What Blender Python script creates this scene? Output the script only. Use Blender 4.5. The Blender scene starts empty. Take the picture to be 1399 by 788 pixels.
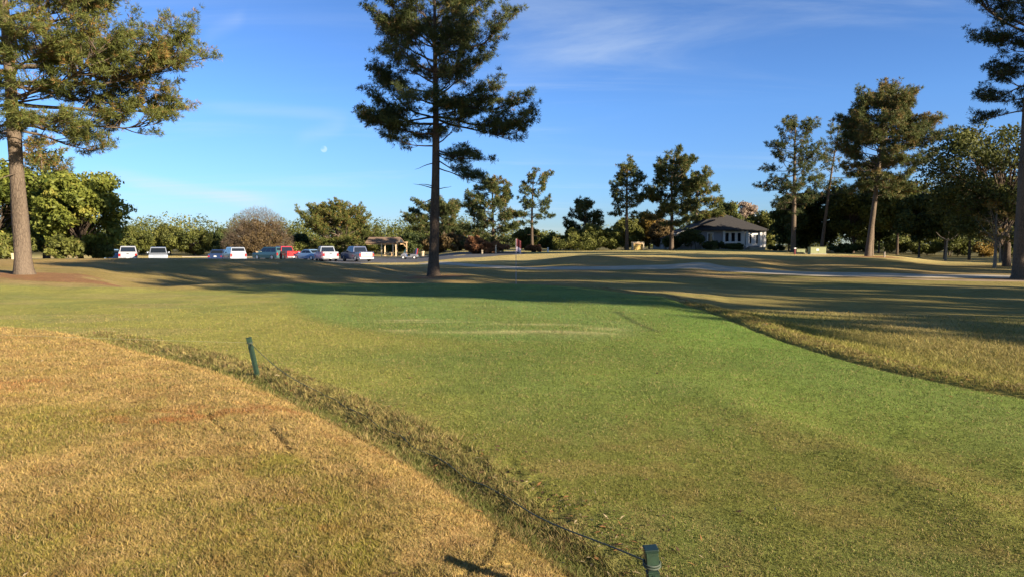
import bpy, bmesh, math, random
import numpy as np
from mathutils import Vector, Matrix
R = math.radians
S = bpy.context.scene
COL = S.collection
F, CX, CY = 963.0, 699.5, 394.0
PITCH = R(3.5)
ZC = 1.75
SUN_AZ = (0.82, -0.57)      # where the sun stands, seen from above
SUN_EL = 16.5

# ------------------------------------------------------------------ helpers
def tag(o, label=None, cat=None, group=None, kind=None):
    if label: o['label'] = label
    if cat: o['category'] = cat
    if group: o['group'] = group
    if kind: o['kind'] = kind
    return o
def empty(name, loc, rz=0.0):
    o = bpy.data.objects.new(name, None); COL.objects.link(o)
    o.location = loc; o.rotation_euler = (0, 0, rz); o.empty_display_size = .3
    return o
def link(name, me, mat=None, parent=None, loc=None):
    o = bpy.data.objects.new(name, me); COL.objects.link(o)
    if mat is not None:
        me.materials.clear(); me.materials.append(mat)
    if parent is not None: o.parent = parent
    if loc is not None: o.location = loc
    return o
def from_bm(name, bm, mat, parent=None, loc=None, smooth=False):
    me = bpy.data.meshes.new(name)
    bmesh.ops.recalc_face_normals(bm, faces=bm.faces)
    bm.to_mesh(me); bm.free()
    if smooth:
        me.polygons.foreach_set('use_smooth', [True] * len(me.polygons))
    return link(name, me, mat, parent, loc)
def mesh_np(name, V, Fc, attrs=None, smooth=False):
    """V (n,3), Fc (m,k) all faces k-sided"""
    me = bpy.data.meshes.new(name)
    V = np.ascontiguousarray(V, dtype=np.float32); Fc = np.ascontiguousarray(Fc, dtype=np.int32)
    m, k = Fc.shape
    me.vertices.add(len(V)); me.vertices.foreach_set('co', V.ravel())
    me.loops.add(m * k); me.loops.foreach_set('vertex_index', Fc.ravel())
    me.polygons.add(m); me.polygons.foreach_set('loop_start', np.arange(0, m * k, k, dtype=np.int32))
    try: me.polygons.foreach_set('loop_total', np.full(m, k, dtype=np.int32))
    except Exception: pass
    if smooth: me.polygons.foreach_set('use_smooth', np.ones(m, dtype=bool))
    for nm, (typ, arr) in (attrs or {}).items():
        a = me.attributes.new(nm, typ, 'POINT')
        if typ == 'FLOAT': a.data.foreach_set('value', np.ascontiguousarray(arr, dtype=np.float32).ravel())
        else: a.data.foreach_set('color', np.ascontiguousarray(arr, dtype=np.float32).ravel())
    me.update(calc_edges=True)
    return me
def ss(a, b, v):
    t = np.clip((v - a) / (b - a), 0, 1)
    return t * t * (3 - 2 * t)
def hash2(ix, iy, seed):
    n = (ix * 374761393 + iy * 668265263 + seed * 1442695041) & 0xFFFFFFFF
    n = ((n ^ (n >> 13)) * 1274126177) & 0xFFFFFFFF
    n = n ^ (n >> 16)
    return (n & 0xFFFF) / 65535.0
def vnoise(x, y, scale, seed=0):
    x = np.asarray(x, dtype=np.float64) * scale + 1000.0; y = np.asarray(y, dtype=np.float64) * scale + 1000.0
    ix = np.floor(x).astype(np.int64); iy = np.floor(y).astype(np.int64)
    fx = x - ix; fy = y - iy
    fx = fx * fx * (3 - 2 * fx); fy = fy * fy * (3 - 2 * fy)
    a = hash2(ix, iy, seed); b = hash2(ix + 1, iy, seed); c = hash2(ix, iy + 1, seed); d = hash2(ix + 1, iy + 1, seed)
    return (a * (1 - fx) + b * fx) * (1 - fy) + (c * (1 - fx) + d * fx) * fy
def fbm(x, y, scale, seed=0, oct=4):
    t = 0; a = .5; n = 0
    for i in range(oct):
        t = t + a * vnoise(x, y, scale * 2 ** i, seed + i * 17); n += a; a *= .55
    return t / n
def ray(px, py):
    c, s = math.cos(PITCH), math.sin(PITCH)
    u = (CY - py) / F
    return ((px - CX) / F, c + u * s, -s + u * c)
def at(px, py, d):
    """world point seen at photo pixel (px,py) at forward distance d"""
    rx, ry, rz = ray(px, py); t = d / ry
    return (rx * t, d, ZC + rz * t)
def onz(px, py, z=0.0):
    rx, ry, rz = ray(px, py); t = (z - ZC) / rz
    return (rx * t, ry * t)
def poly_sd(pts, x, y):
    """distance to an open polyline; sign + on its right-hand side"""
    best = np.full(np.shape(x), 1e18); sign = np.ones(np.shape(x))
    n = len(pts) - 1
    for i in range(n):
        ax, ay = pts[i]; bx, by = pts[i + 1]
        dx, dy = bx - ax, by - ay
        L2 = dx * dx + dy * dy + 1e-12
        t0 = ((x - ax) * dx + (y - ay) * dy) / L2
        t = np.clip(t0, None if i == 0 else 0, None if i == n - 1 else 1)
        qx = x - ax - t * dx; qy = y - ay - t * dy
        d = qx * qx + qy * qy
        m = d < best
        best = np.where(m, d, best)
        cr = dx * (y - ay) - dy * (x - ax)
        sign = np.where(m, np.where(cr < 0, 1.0, -1.0), sign)
    return np.sqrt(best) * sign
def smooth_pts(P, n=3):
    P = [tuple(p) for p in P]
    for _ in range(n):
        Q = [P[0]]
        for a, b in zip(P[:-1], P[1:]):
            Q.append((a[0] * .75 + b[0] * .25, a[1] * .75 + b[1] * .25)); Q.append((a[0] * .25 + b[0] * .75, a[1] * .25 + b[1] * .75))
        Q.append(P[-1]); P = Q
    return P
def in_poly(pts, x, y):
    ins = np.zeros(np.shape(x), dtype=bool)
    n = len(pts); j = n - 1
    for i in range(n):
        xi, yi = pts[i]; xj, yj = pts[j]
        c = ((yi > y) != (yj > y)) & (x < (xj - xi) * (y - yi) / (yj - yi + 1e-12) + xi)
        ins ^= c; j = i
    return ins
def poly_mask(pts, x, y, soft):
    d = seg_dist(list(pts) + [pts[0]], x, y)
    sgn = np.where(in_poly(pts, x, y), 1.0, -1.0)
    return ss(-soft, soft, d * sgn)
def seg_dist(pts, x, y):
    best = np.full(np.shape(x), 1e18)
    for (ax, ay), (bx, by) in zip(pts[:-1], pts[1:]):
        dx, dy = bx - ax, by - ay
        t = np.clip(((x - ax) * dx + (y - ay) * dy) / (dx * dx + dy * dy + 1e-12), 0, 1)
        best = np.minimum(best, (x - ax - t * dx) ** 2 + (y - ay - t * dy) ** 2)
    return np.sqrt(best)

# ------------------------------------------------------------------ terrain
# edge of the dry foreground bank (the bank lies on the camera's side)
EDGE = smooth_pts([onz(a, b, c) for a, b, c in [(-500, 430, .1), (0, 443, .1), (100, 450, .1), (200, 475, .1), (300, 503, .06), (370, 535, .02), (450, 575, .0), (550, 628, -.01), (640, 684, -.02), (720, 735, -.02), (805, 792, -.02)]] + [(1.3, 2.2), (2.4, 1.3)], 2)
# edge of the raised green on its right and far side
RIM = smooth_pts([(14, 1), (9.4, 6.6), onz(1399, 545, -.35), onz(1300, 527, -.32), onz(1200, 505, -.28), onz(1100, 476, -.2), onz(1000, 440, -.1), onz(930, 406, 0), onz(850, 396, 0), onz(777, 391.5, 0), (-1, 31.6), (-8, 32), (-13.3, 31.2), (-15.5, 28.4), (-22, 27.3), (-40, 27)], 2)
TAB = {
 -300: [(20, .05), (26, .15), (31, .5), (40, .70), (50, .8), (56, .6), (66, -.1), (74, -.3), (130, -.3), (140, .0)],
 0:    [(20, .05), (26, .15), (31, .53), (40, .72), (50, .8), (56, .6), (66, -.1), (74, -.3), (130, -.3), (140, .0)],
 100:  [(20, .0), (26, .07), (31, .42), (40, .62), (50, .80), (56, .6), (66, -.1), (74, -.3), (130, -.3), (140, .0)],
 200:  [(20, .0), (27, .0), (30, -.12), (33, -.05), (38, .25), (46, .82), (50, .86), (56, .5), (64, -.1), (72, -.3), (130, -.3), (140, .0)],
 300:  [(20, .0), (31, .0), (33, -.3), (36, -.2), (45, .80), (49, .86), (55, .45), (64, -.15), (72, -.3), (130, -.3), (140, .0)],
 400:  [(20, .0), (31, .0), (33, -.3), (36, -.2), (45, .80), (49, .86), (55, .4), (64, -.15), (72, -.3), (130, -.3), (140, .0)],
 480:  [(20, .0), (31, .0), (33, -.25), (36, -.2), (42, .25), (47, .56), (50, .45), (56, .1), (66, -.25), (74, -.3), (130, -.3), (140, .0)],
 560:  [(20, .0), (31, .0), (34, -.2), (40, -.05), (46, .10), (54, .02), (66, -.2), (76, -.3), (130, -.3), (140, .0)],
 640:  [(20, .0), (31, .0), (34, -.2), (38, -.02), (41, .06), (50, .0), (62, -.08), (75, .1), (95, .4), (115, .75), (140, .9)],
 700:  [(20, .0), (31, .0), (34, -.22), (42, -.12), (52, -.05), (62, .05), (75, .3), (115, .95), (140, 1.1)],
 800:  [(20, .0), (30, .0), (33, -.16), (45, -.06), (50, .0), (56, .4), (61, .92), (66, .78), (75, .6), (90, .8), (115, 1.05), (140, 1.2)],
 900:  [(20, .0), (25, .0), (28, -.2), (40, -.15), (48, -.1), (55, .45), (62, .66), (75, .7), (115, 1.1), (140, 1.2)],
 960:  [(20, -.2), (25, -.28), (28, -.3), (40, -.2), (47, -.08), (53, .62), (57, .68), (62, .55), (75, .7), (115, 1.1), (140, 1.2)],
 1000: [(20, -.38), (30, -.36), (42, -.2), (48, -.02), (55, .5), (62, .62), (72, .7), (115, 1.1), (140, 1.2)],
 1100: [(20, -.4), (30, -.38), (44, -.2), (55, .1), (65, .5), (75, .65), (90, .8), (140, .9)],
 1200: [(20, -.42), (30, -.36), (43, -.2), (52, .1), (64, .4), (72, .62), (90, .6), (140, .6)],
 1300: [(20, -.44), (43, -.2), (60, .0), (80, .05), (140, .1)],
 1400: [(20, -.45), (40, -.2), (45, -.2), (60, -.05), (80, -.05), (140, .0)],
 1700: [(20, -.45), (40, -.3), (60, -.1), (80, -.05), (140, .0)],
}
_rows = np.concatenate([np.arange(20, 80, 1.0), np.arange(80, 141, 5.0)])
_cols = sorted(TAB)
_T = np.array([np.interp(_rows, [p[0] for p in TAB[c]], [p[1] for p in TAB[c]]) for c in _cols])
for _ in range(2):
    _T[:, 1:-1] = _T[:, 1:-1] * .5 + _T[:, :-2] * .25 + _T[:, 2:] * .25
_cu = np.array([(c - CX) / F for c in _cols])
def far_z(x, y):
    yy = np.clip(y, 20, 139.9)
    u = np.clip(x / np.maximum(yy, 1), _cu[0], _cu[-1])
    ci = np.clip(np.searchsorted(_cu, u) - 1, 0, len(_cu) - 2)
    fu = (u - _cu[ci]) / (_cu[ci + 1] - _cu[ci]); fu = fu * fu * (3 - 2 * fu)
    ri = np.clip(np.searchsorted(_rows, yy, side='right') - 1, 0, len(_rows) - 2)
    fr = (yy - _rows[ri]) / (_rows[ri + 1] - _rows[ri])
    a = _T[ci, ri] * (1 - fr) + _T[ci, ri + 1] * fr
    b = _T[ci + 1, ri] * (1 - fr) + _T[ci + 1, ri + 1] * fr
    return a * (1 - fu) + b * fu
RIDGE = [onz(1000, 560, -.22), onz(1060, 588, -.22), onz(1160, 622, -.24), onz(1260, 668, -.26), onz(1399, 745, -.28), (4.2, 3.2)]
CRACKS = [[onz(283, 552, .22), onz(305, 576, .22)], [onz(368, 572, .2), onz(380, 586, .2), onz(397, 603, .2)], [onz(628, 748, .2), onz(665, 735, .2), onz(698, 725, .2)], [onz(95, 448, .12), onz(150, 462, .12)], [onz(0, 782, .25), onz(60, 765, .25)]]
def height(x, y, detail=True, sr=None):
    x = np.asarray(x, dtype=np.float64); y = np.asarray(y, dtype=np.float64)
    # s: + on the dry bank, r: + outside the green
    s, r = sr if sr is not None else (poly_sd(EDGE, x, y), poly_sd(RIM, x, y))
    z = -.30 * ss(.5, 7, x) * ss(23, 9, y) - .10 * ss(12, 5, y) * ss(-3, 2, x)
    z = z + .06 * np.exp(-((y - 14 - .1 * x) / 1.6) ** 2) * ss(6, 2, np.abs(x + 1))
    z = z - .22 * ss(.2, 2.6, r) * ss(24, 18, y)
    # roll in the turf on the right
    rd = poly_sd(RIDGE, x, y)
    z = z + ss(7.5, 4.5, np.abs(x - 3)) * ss(11, 7, y) * (.085 * np.exp(-((rd) / .5) ** 2) - .12 * np.exp(-((rd + .95) / .65) ** 2))
    fz = far_z(x, y)
    w = ss(17, 24, y)
    z = z * (1 - w) + fz * w
    # dry bank
    z = z + ss(-.12, .5, s) * .13 + .12 * ss(.4, 4.5, s) * ss(30, 14, y)
    strip = ss(-8.5, -6.0, x)
    z = z - .035 * np.exp(-((s + .2) / .13) ** 2) * strip + .03 * np.exp(-((s + .65) / .3) ** 2) * strip * ss(3, 6, y)
    # lip of rough along the green's right edge
    lip = ss(33, 27, y) * ss(1.5, 4, x)
    z = z + .13 * np.exp(-((r + 1.3) / 1.2) ** 2) * ss(22, 26, y) * ss(4, 1, x) * ss(-17, -14.5, x)
    z = z + (.06 * np.exp(-((r - .55) / .4) ** 2) - .05 * np.exp(-((r - .05) / .12) ** 2)) * lip
    if detail:
        z = z + (fbm(x, y, .35, 3, 3) - .5) * .05 + (fbm(x, y, .08, 9, 3) - .5) * .12 * ss(20, 60, np.abs(y))
        bank = ss(0, .5, s) * ss(20, 10, y)
        z = z + bank * ((fbm(x, y, 1.6, 21, 3) - .5) * .035 + (vnoise(x, y, 14, 5) - .5) * .006)
        rough = np.exp(-((s + .5) / .35) ** 2) * strip * ss(2.5, 6, y) + np.exp(-((r - .8) / .7) ** 2) * lip
        z = z + np.clip(rough, 0, 1) * ((vnoise(x, y, 7, 31) - .5) * .028 + (vnoise(x, y, 19, 33) - .5) * .02)
        for c in CRACKS:
            z = z - .022 * np.exp(-(seg_dist(c, x, y) / .022) ** 2)
    return z
def gz(x, y): return float(height(np.array([x]), np.array([y]))[0])
def ground_at(px, d):
    """ground point in the column of photo pixel px at distance d"""
    x = (px - CX) / F * d * math.cos(PITCH) 
    x = (px - CX) / F * d * 1.0
    return (x, d, gz(x, d))

GREEN = smooth_pts([onz(*p) for p in [(395, 391), (520, 388.5), (660, 388), (780, 391), (915, 403), (868, 428), (884, 448), (845, 464), (700, 470), (565, 463), (470, 447), (402, 420), (395, 391)]], 2)
def mix(a, b, t): return a * (1 - t[..., None]) + np.array(b) * t[..., None]
STRAWC = (.49, .345, .125)
def zone_color(x, y, sr=None):
    """base colour of the turf (dormant and green grass kinds), linear"""
    n1 = fbm(x, y, .55, 41, 4); n2 = fbm(x, y, 2.3, 51, 3); n3 = fbm(x, y, .12, 61, 3); n4 = fbm(x * .35, y, 1.1, 71, 3)
    s, r = sr if sr is not None else (poly_sd(EDGE, x, y), poly_sd(RIM, x, y))
    c = np.empty(np.shape(x) + (3,)); c[...] = (.285, .28, .068)      # mown surround
    # greener to the right of centre, drier at far left
    g = ss(-4, 2.5, x - (y - 12) * .05 + (n1 - .5) * 4)
    c = mix(c, (.175, .235, .048), g)
    c = mix(c, (.31, .27, .10), ss(.50, .72, n4) * ss(-3, -9, x) * .7)
    # near turf, flecked with straw
    near = ss(9.5, 5.0, y)
    c = mix(c, (.185, .185, .042), near * .85)
    c = mix(c, (.27, .21, .07), near * ss(.5, .7, n2) * .5)
    c = mix(c, (.15, .20, .055), ss(.48, .68, n1) * .35)
    c = mix(c, (.14, .26, .045), np.exp(-(((x - 4.6) / 1.8) ** 2 + ((y - 16) / 5.5) ** 2)) * .6)
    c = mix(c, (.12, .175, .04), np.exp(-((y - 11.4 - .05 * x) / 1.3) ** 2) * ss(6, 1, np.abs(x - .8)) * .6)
    pg = poly_mask(GREEN, x, y, .4) * (.9 - .35 * ss(-3, -8, x))
    c = mix(c, (.135, .18, .042), np.exp(-(seg_dist(GREEN, x, y) / .5) ** 2) * ss(28, 20, y) * .5)
    gcol = np.empty(c.shape); gcol[...] = (.155, .222, .052)
    mow = (np.sin((x * .8 + y * .25) * 2.6) > 0) * 1.0
    gcol = mix(gcol, (.158, .245, .060), mow * .7)
    gcol = mix(gcol, (.20, .24, .085), ss(.5, .8, fbm(x * .5, y, .7, 81, 3)) * .5)
    for (px, py, w, h) in [(745, 446, .75, .3), (826, 451, .42, .32), (690, 444, .6, .16), (560, 437, .8, .25), (700, 458, 2.0, .2), (540, 455, .6, .2), (610, 440, 1.6, .12), (780, 457, 1.2, .14)]:
        ox, oy = onz(px, py)
        gcol = mix(gcol, (.46, .43, .20), np.exp(-(((x - ox) / w) ** 2 + ((y - oy) / h) ** 2)) * (.45 + .5 * n2) * .8)
    c = c * (1 - pg[..., None]) + gcol * pg[..., None]
    # dark line at the collar
    col = [onz(842, 425), onz(862, 434), onz(880, 444), onz(897, 450)]
    c = mix(c, (.07, .10, .03), np.exp(-(seg_dist(col, x, y) / .10) ** 2) * .8)
    # rough beyond the rim
    out = ss(-.05, .12, r)
    rc = np.empty(c.shape); rc[...] = (.255, .215, .07)
    rc = mix(rc, (.33, .265, .10), ss(.45, .7, fbm(x * .4, y, .5, 91, 4)))
    rc = mix(rc, (.21, .20, .055), ss(.5, .7, fbm(x * .5, y, .35, 95, 3)) * .7)
    rc = mix(rc, (.23, .225, .05), np.exp(-((r - 1.2) / 1.6) ** 2) * ss(26, 18, y) * .85)
    rc = mix(rc, (.20, .15, .06), np.exp(-((r - .55) / .35) ** 2) * ss(.4, .65, n2) * .7)
    rc = mix(rc, (.26, .17, .095), ss(38, 44, y) * ss(.35, .6, n4 * .5 + n3 * .5) * ss(62, 50, y) * .7)
    c = c * (1 - out[..., None]) + rc * out[..., None]
    # left slope beyond the surround: brown dormant grass
    lb = ss(26.5, 28.2, y + (n1 - .5) * 1.0) * ss(-10, -13.5, x)
    lb = np.maximum(lb, ss(33, 35, y))
    lc = np.empty(c.shape); lc[...] = (.32, .23, .085)
    lc = mix(lc, (.25, .21, .065), ss(.45, .65, n3) * .6)
    lc = mix(lc, (.33, .25, .115), ss(.5, .7, n4) * .6)
    far = ss(60, 72, y)
    lc = mix(lc, (.46, .37, .145), far)
    lc = mix(lc, (.33, .31, .12), far * ss(.5, .65, n3) * .6)
    lbm = lb * (1 - out * ss(60, 40, y) * ss(2, 6, x))
    c = c * (1 - lbm[..., None]) + lc * lbm[..., None]
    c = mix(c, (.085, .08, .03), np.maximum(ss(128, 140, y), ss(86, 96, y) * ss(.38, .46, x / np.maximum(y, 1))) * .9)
    # pine straw under the trees
    for (px, d, w, h) in [(33, 30.8, 2.9, 1.7), (95, 29.3, 2.5, .8), (592, 39.6, 1.9, 1.6), (1185, 71, 3.6, 2.6), (1392, 41, 2.4, 2.0)]:
        ox = (px - CX) / F * d
        k = ss(1.25, .7, np.sqrt(((x - ox) / w) ** 2 + ((y - d) / h) ** 2) + (n2 - .5) * .7)
        c = mix(c, (.25, .13, .065), k * .85)
    # rough strip behind the dry bank
    strip = ss(-8.5, -6.0, x)
    fade = ss(-.2, -1.4, x) 
    width = -.28 - .42 * ss(3.4, 7, y)
    st = ss(width - .2, width + .15, s + (n2 - .5) * .5) * (s < 0) * strip
    stc = np.empty(c.shape); stc[...] = (.34, .29, .10)
    stc = mix(stc, (.20, .19, .06), ss(.45, .6, n2) * .7)
    c = c * (1 - st[..., None]) + stc * st[..., None]
    c = mix(c, (.125, .15, .035), np.exp(-((s + .13) / .11) ** 2) * ss(-9, -5, x) * .85)
    # dry bank
    b = ss(-.03, .04, s)
    bc = np.empty(c.shape); bc[...] = STRAWC
    # greener lobes
    lobe = [onz(*p, .22) for p in [(60, 700), (120, 655), (235, 615), (380, 600), (480, 640), (560, 690), (640, 790), (700, 900), (0, 950), (-100, 850), (-60, 760)]]
    lm = poly_mask(lobe, x + (n1 - .5) * .5, y + (n2 - .5) * .4, .16)
    up = [onz(*p, .22) for p in [(-100, 560), (60, 548), (170, 545), (190, 575), (60, 610), (-120, 640)]]
    um = poly_mask(up, x + (n1 - .5) * .8, y + (n2 - .5) * .5, .3)
    gl = np.maximum(lm * .95, um * .85) 
    gl = gl * (.35 + .9 * ss(.3, .62, fbm(x, y, 1.9, 111, 3)))
    bc = mix(bc, (.31, .265, .06), np.clip(gl, 0, 1))
    bc = mix(bc, (.53, .38, .16), ss(.52, .72, n1) * .45 * (1 - gl))
    bc = mix(bc, (.30, .24, .065), ss(.44, .60, fbm(x, y, 4.5, 131, 3)) * .55)
    bc = mix(bc, (.32, .19, .07), ss(.56, .70, fbm(x, y, 3.1, 141, 3)) * .5)
    bc = mix(bc, (.33, .24, .085), ss(.52, .7, n2) * .35)
    for (px, py, w, h) in [(250, 556, .55, .22), (215, 566, .4, .15), (330, 548, .45, .18), (700, 770, .12, .16), (745, 775, .14, .10), (405, 545, .25, .1), (390, 700, .3, .15), (30, 520, .5, .5)]:
        ox, oy = onz(px, py, .2)
        bc = mix(bc, (.40, .185, .065), np.exp(-(((x - ox) / w) ** 2 + ((y - oy) / h / 1.3) ** 2)) * .8 * ss(.40, .66, fbm(x, y, 5.0, 151, 4)))
    c = c * (1 - b[..., None]) + bc * b[..., None]
    return np.clip(c, 0, 1)
# ------------------------------------------------------------------ materials
def new_mat(name):
    m = bpy.data.materials.new(name); m.use_nodes = True
    nt = m.node_tree
    return m, nt, nt.nodes['Principled BSDF'], nt.nodes['Material Output']
def N(nt, t, **kw):
    n = nt.nodes.new(t)
    for k, v in kw.items():
        if k.startswith('_'): setattr(n, k[1:], v)
        else: n.inputs[k.replace('__', ' ')].default_value = v
    return n
def plain(name, col, rough=.6, metal=0.0, var=.12, scale=8.0, bump=0.0, spec=.5, coat=0.0):
    m, nt, p, out = new_mat(name)
    tc = nt.nodes.new('ShaderNodeTexCoord')
    nz = N(nt, 'ShaderNodeTexNoise', Scale=scale, Detail=5.0)
    nt.links.new(tc.outputs['Object'], nz.inputs['Vector'])
    mr = N(nt, 'ShaderNodeMapRange'); mr.inputs[1].default_value = .3; mr.inputs[2].default_value = .7
    mr.inputs[3].default_value = 1 - var; mr.inputs[4].default_value = 1 + var
    nt.links.new(nz.outputs['Fac'], mr.inputs[0])
    mx = nt.nodes.new('ShaderNodeVectorMath'); mx.operation = 'SCALE'
    mx.inputs[0].default_value = col[:3]; nt.links.new(mr.outputs[0], mx.inputs['Scale'])
    nt.links.new(mx.outputs[0], p.inputs['Base Color'])
    p.inputs['Roughness'].default_value = rough; p.inputs['Metallic'].default_value = metal
    p.inputs['Specular IOR Level'].default_value = spec; p.inputs['Coat Weight'].default_value = coat
    if bump:
        b = N(nt, 'ShaderNodeBump', Strength=bump, Distance=.02)
        nt.links.new(nz.outputs['Fac'], b.inputs['Height']); nt.links.new(b.outputs[0], p.inputs['Normal'])
    return m
def glass_mat():
    m, nt, p, out = new_mat('dark_glass')
    p.inputs['Base Color'].default_value = (.012, .016, .022, 1); p.inputs['Roughness'].default_value = .06
    p.inputs['Specular IOR Level'].default_value = .8
    return m
def turf_mat():
    m, nt, p, out = new_mat('turf')
    L = nt.links.new
    at_ = nt.nodes.new('ShaderNodeAttribute'); at_.attribute_name = 'Col'
    geo = nt.nodes.new('ShaderNodeNewGeometry')
    pos = geo.outputs['Position']
    def noise(sc, det=4, rough=.6):
        n = N(nt, 'ShaderNodeTexNoise', Scale=sc, Detail=float(det), Roughness=rough); L(pos, n.inputs['Vector']); return n.outputs['Fac']
    def rng(v, a, b, c, d):
        r = nt.nodes.new('ShaderNodeMapRange'); L(v, r.inputs[0])
        for i, q in enumerate((a, b, c, d)): r.inputs[i + 1].default_value = q
        return r.outputs[0]
    def mul(a, b):
        q = nt.nodes.new('ShaderNodeMath'); q.operation = 'MULTIPLY'; L(a, q.inputs[0]); L(b, q.inputs[1]); return q.outputs[0]
    f1 = rng(noise(38, 6, .75), .3, .7, .55, 1.45)
    f2 = rng(noise(6, 5, .7), .3, .7, .78, 1.22)
    f3 = rng(noise(.9, 4, .6), .3, .7, .86, 1.14)
    f = mul(mul(f1, f2), f3)
    vm = nt.nodes.new('ShaderNodeVectorMath'); vm.operation = 'SCALE'
    L(at_.outputs['Color'], vm.inputs[0]); L(f, vm.inputs['Scale'])
    # blades of two tones: push some spots to straw, some to deep green
    mxr = nt.nodes.new('ShaderNodeMix'); mxr.data_type = 'RGBA'
    k = rng(noise(22, 5, .8), .52, .66, 0, .45)
    L(k, mxr.inputs[0]); L(vm.outputs[0], mxr.inputs[6])
    vm2 = nt.nodes.new('ShaderNodeVectorMath'); vm2.operation = 'MULTIPLY'; L(vm.outputs[0], vm2.inputs[0]); vm2.inputs[1].default_value = (1.35, 1.08, 1.25)
    L(vm2.outputs[0], mxr.inputs[7])
    L(mxr.outputs[2], p.inputs['Base Color'])
    p.inputs['Roughness'].default_value = .95; p.inputs['Specular IOR Level'].default_value = .12
    h = mul(f1, f2)
    b = N(nt, 'ShaderNodeBump', Strength=.55, Distance=.03); L(h, b.inputs['Height']); L(b.outputs[0], p.inputs['Normal'])
    return m
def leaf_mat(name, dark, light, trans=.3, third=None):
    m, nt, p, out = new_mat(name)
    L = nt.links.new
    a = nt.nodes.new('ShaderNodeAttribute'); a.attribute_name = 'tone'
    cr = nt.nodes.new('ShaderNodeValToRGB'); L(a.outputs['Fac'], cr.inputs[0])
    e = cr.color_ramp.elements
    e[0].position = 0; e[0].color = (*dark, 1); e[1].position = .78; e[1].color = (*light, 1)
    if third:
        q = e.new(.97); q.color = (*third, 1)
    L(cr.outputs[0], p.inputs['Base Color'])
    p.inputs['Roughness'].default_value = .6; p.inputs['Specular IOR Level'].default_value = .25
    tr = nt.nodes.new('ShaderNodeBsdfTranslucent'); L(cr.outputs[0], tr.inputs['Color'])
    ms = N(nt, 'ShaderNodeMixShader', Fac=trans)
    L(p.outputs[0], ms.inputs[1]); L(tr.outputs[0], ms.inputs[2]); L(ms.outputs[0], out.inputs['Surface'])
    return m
def blade_mat():
    m, nt, p, out = new_mat('grass_blades')
    L = nt.links.new
    a = nt.nodes.new('ShaderNodeAttribute'); a.attribute_name = 'Col'
    L(a.outputs['Color'], p.inputs['Base Color'])
    p.inputs['Roughness'].default_value = .7; p.inputs['Specular IOR Level'].default_value = .2
    tr = nt.nodes.new('ShaderNodeBsdfTranslucent'); L(a.outputs['Color'], tr.inputs['Color'])
    ms = N(nt, 'ShaderNodeMixShader', Fac=.3)
    L(p.outputs[0], ms.inputs[1]); L(tr.outputs[0], ms.inputs[2]); L(ms.outputs[0], out.inputs['Surface'])
    return m
def bark_mat(name, c1, c2, zs=.25):
    m, nt, p, out = new_mat(name)
    L = nt.links.new
    tc = nt.nodes.new('ShaderNodeTexCoord')
    mp = nt.nodes.new('ShaderNodeMapping'); L(tc.outputs['Object'], mp.inputs[0]); mp.inputs['Scale'].default_value = (1, 1, zs)
    v = N(nt, 'ShaderNodeTexVoronoi', Scale=17.0); v.feature = 'DISTANCE_TO_EDGE'; L(mp.outputs[0], v.inputs['Vector'])
    n = N(nt, 'ShaderNodeTexNoise', Scale=14.0, Detail=8.0, Roughness=.7); L(mp.outputs[0], n.inputs['Vector'])
    n2 = N(nt, 'ShaderNodeTexNoise', Scale=1.6, Detail=3.0); L(mp.outputs[0], n2.inputs['Vector'])
    mr = nt.nodes.new('ShaderNodeMapRange'); L(v.outputs['Distance'], mr.inputs[0]); mr.inputs[2].default_value = .16; mr.inputs[3].default_value = .45
    mu = nt.nodes.new('ShaderNodeMath'); mu.operation = 'MULTIPLY'; L(mr.outputs[0], mu.inputs[0]); L(n.outputs['Fac'], mu.inputs[1])
    ad = nt.nodes.new('ShaderNodeMath'); ad.operation = 'MULTIPLY_ADD'; L(n2.outputs['Fac'], ad.inputs[0]); ad.inputs[1].default_value = .7; L(mu.outputs[0], ad.inputs[2])
    cr = nt.nodes.new('ShaderNodeValToRGB'); L(ad.outputs[0], cr.inputs[0])
    e = cr.color_ramp.elements
    e[0].position = .38; e[0].color = (*c1, 1); e[1].position = .82; e[1].color = (*c2, 1)
    L(cr.outputs[0], p.inputs['Base Color']); p.inputs['Roughness'].default_value = .9; p.inputs['Specular IOR Level'].default_value = .1
    b = N(nt, 'ShaderNodeBump', Strength=.8, Distance=.05); L(mu.outputs[0], b.inputs['Height']); L(b.outputs[0], p.inputs['Normal'])
    return m
def shingle_mat(name, c1, c2):
    m, nt, p, out = new_mat(name)
    L = nt.links.new
    tc = nt.nodes.new('ShaderNodeTexCoord')
    mp = nt.nodes.new('ShaderNodeMapping'); L(tc.outputs['Object'], mp.inputs[0]); mp.inputs['Scale'].default_value = (1, 1, 2.2)
    mp.inputs['Rotation'].default_value = (R(90), 0, 0)
    br = N(nt, 'ShaderNodeTexBrick', Scale=3.0, Bias=.1); br.inputs['Mortar Size'].default_value = .015
    L(mp.outputs[0], br.inputs['Vector'])
    br.inputs['Color1'].default_value = (*c1, 1); br.inputs['Color2'].default_value = (*c2, 1); br.inputs['Mortar'].default_value = (c1[0] * .5, c1[1] * .5, c1[2] * .5, 1)
    L(br.outputs['Color'], p.inputs['Base Color']); p.inputs['Roughness'].default_value = .9
    return m

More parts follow.
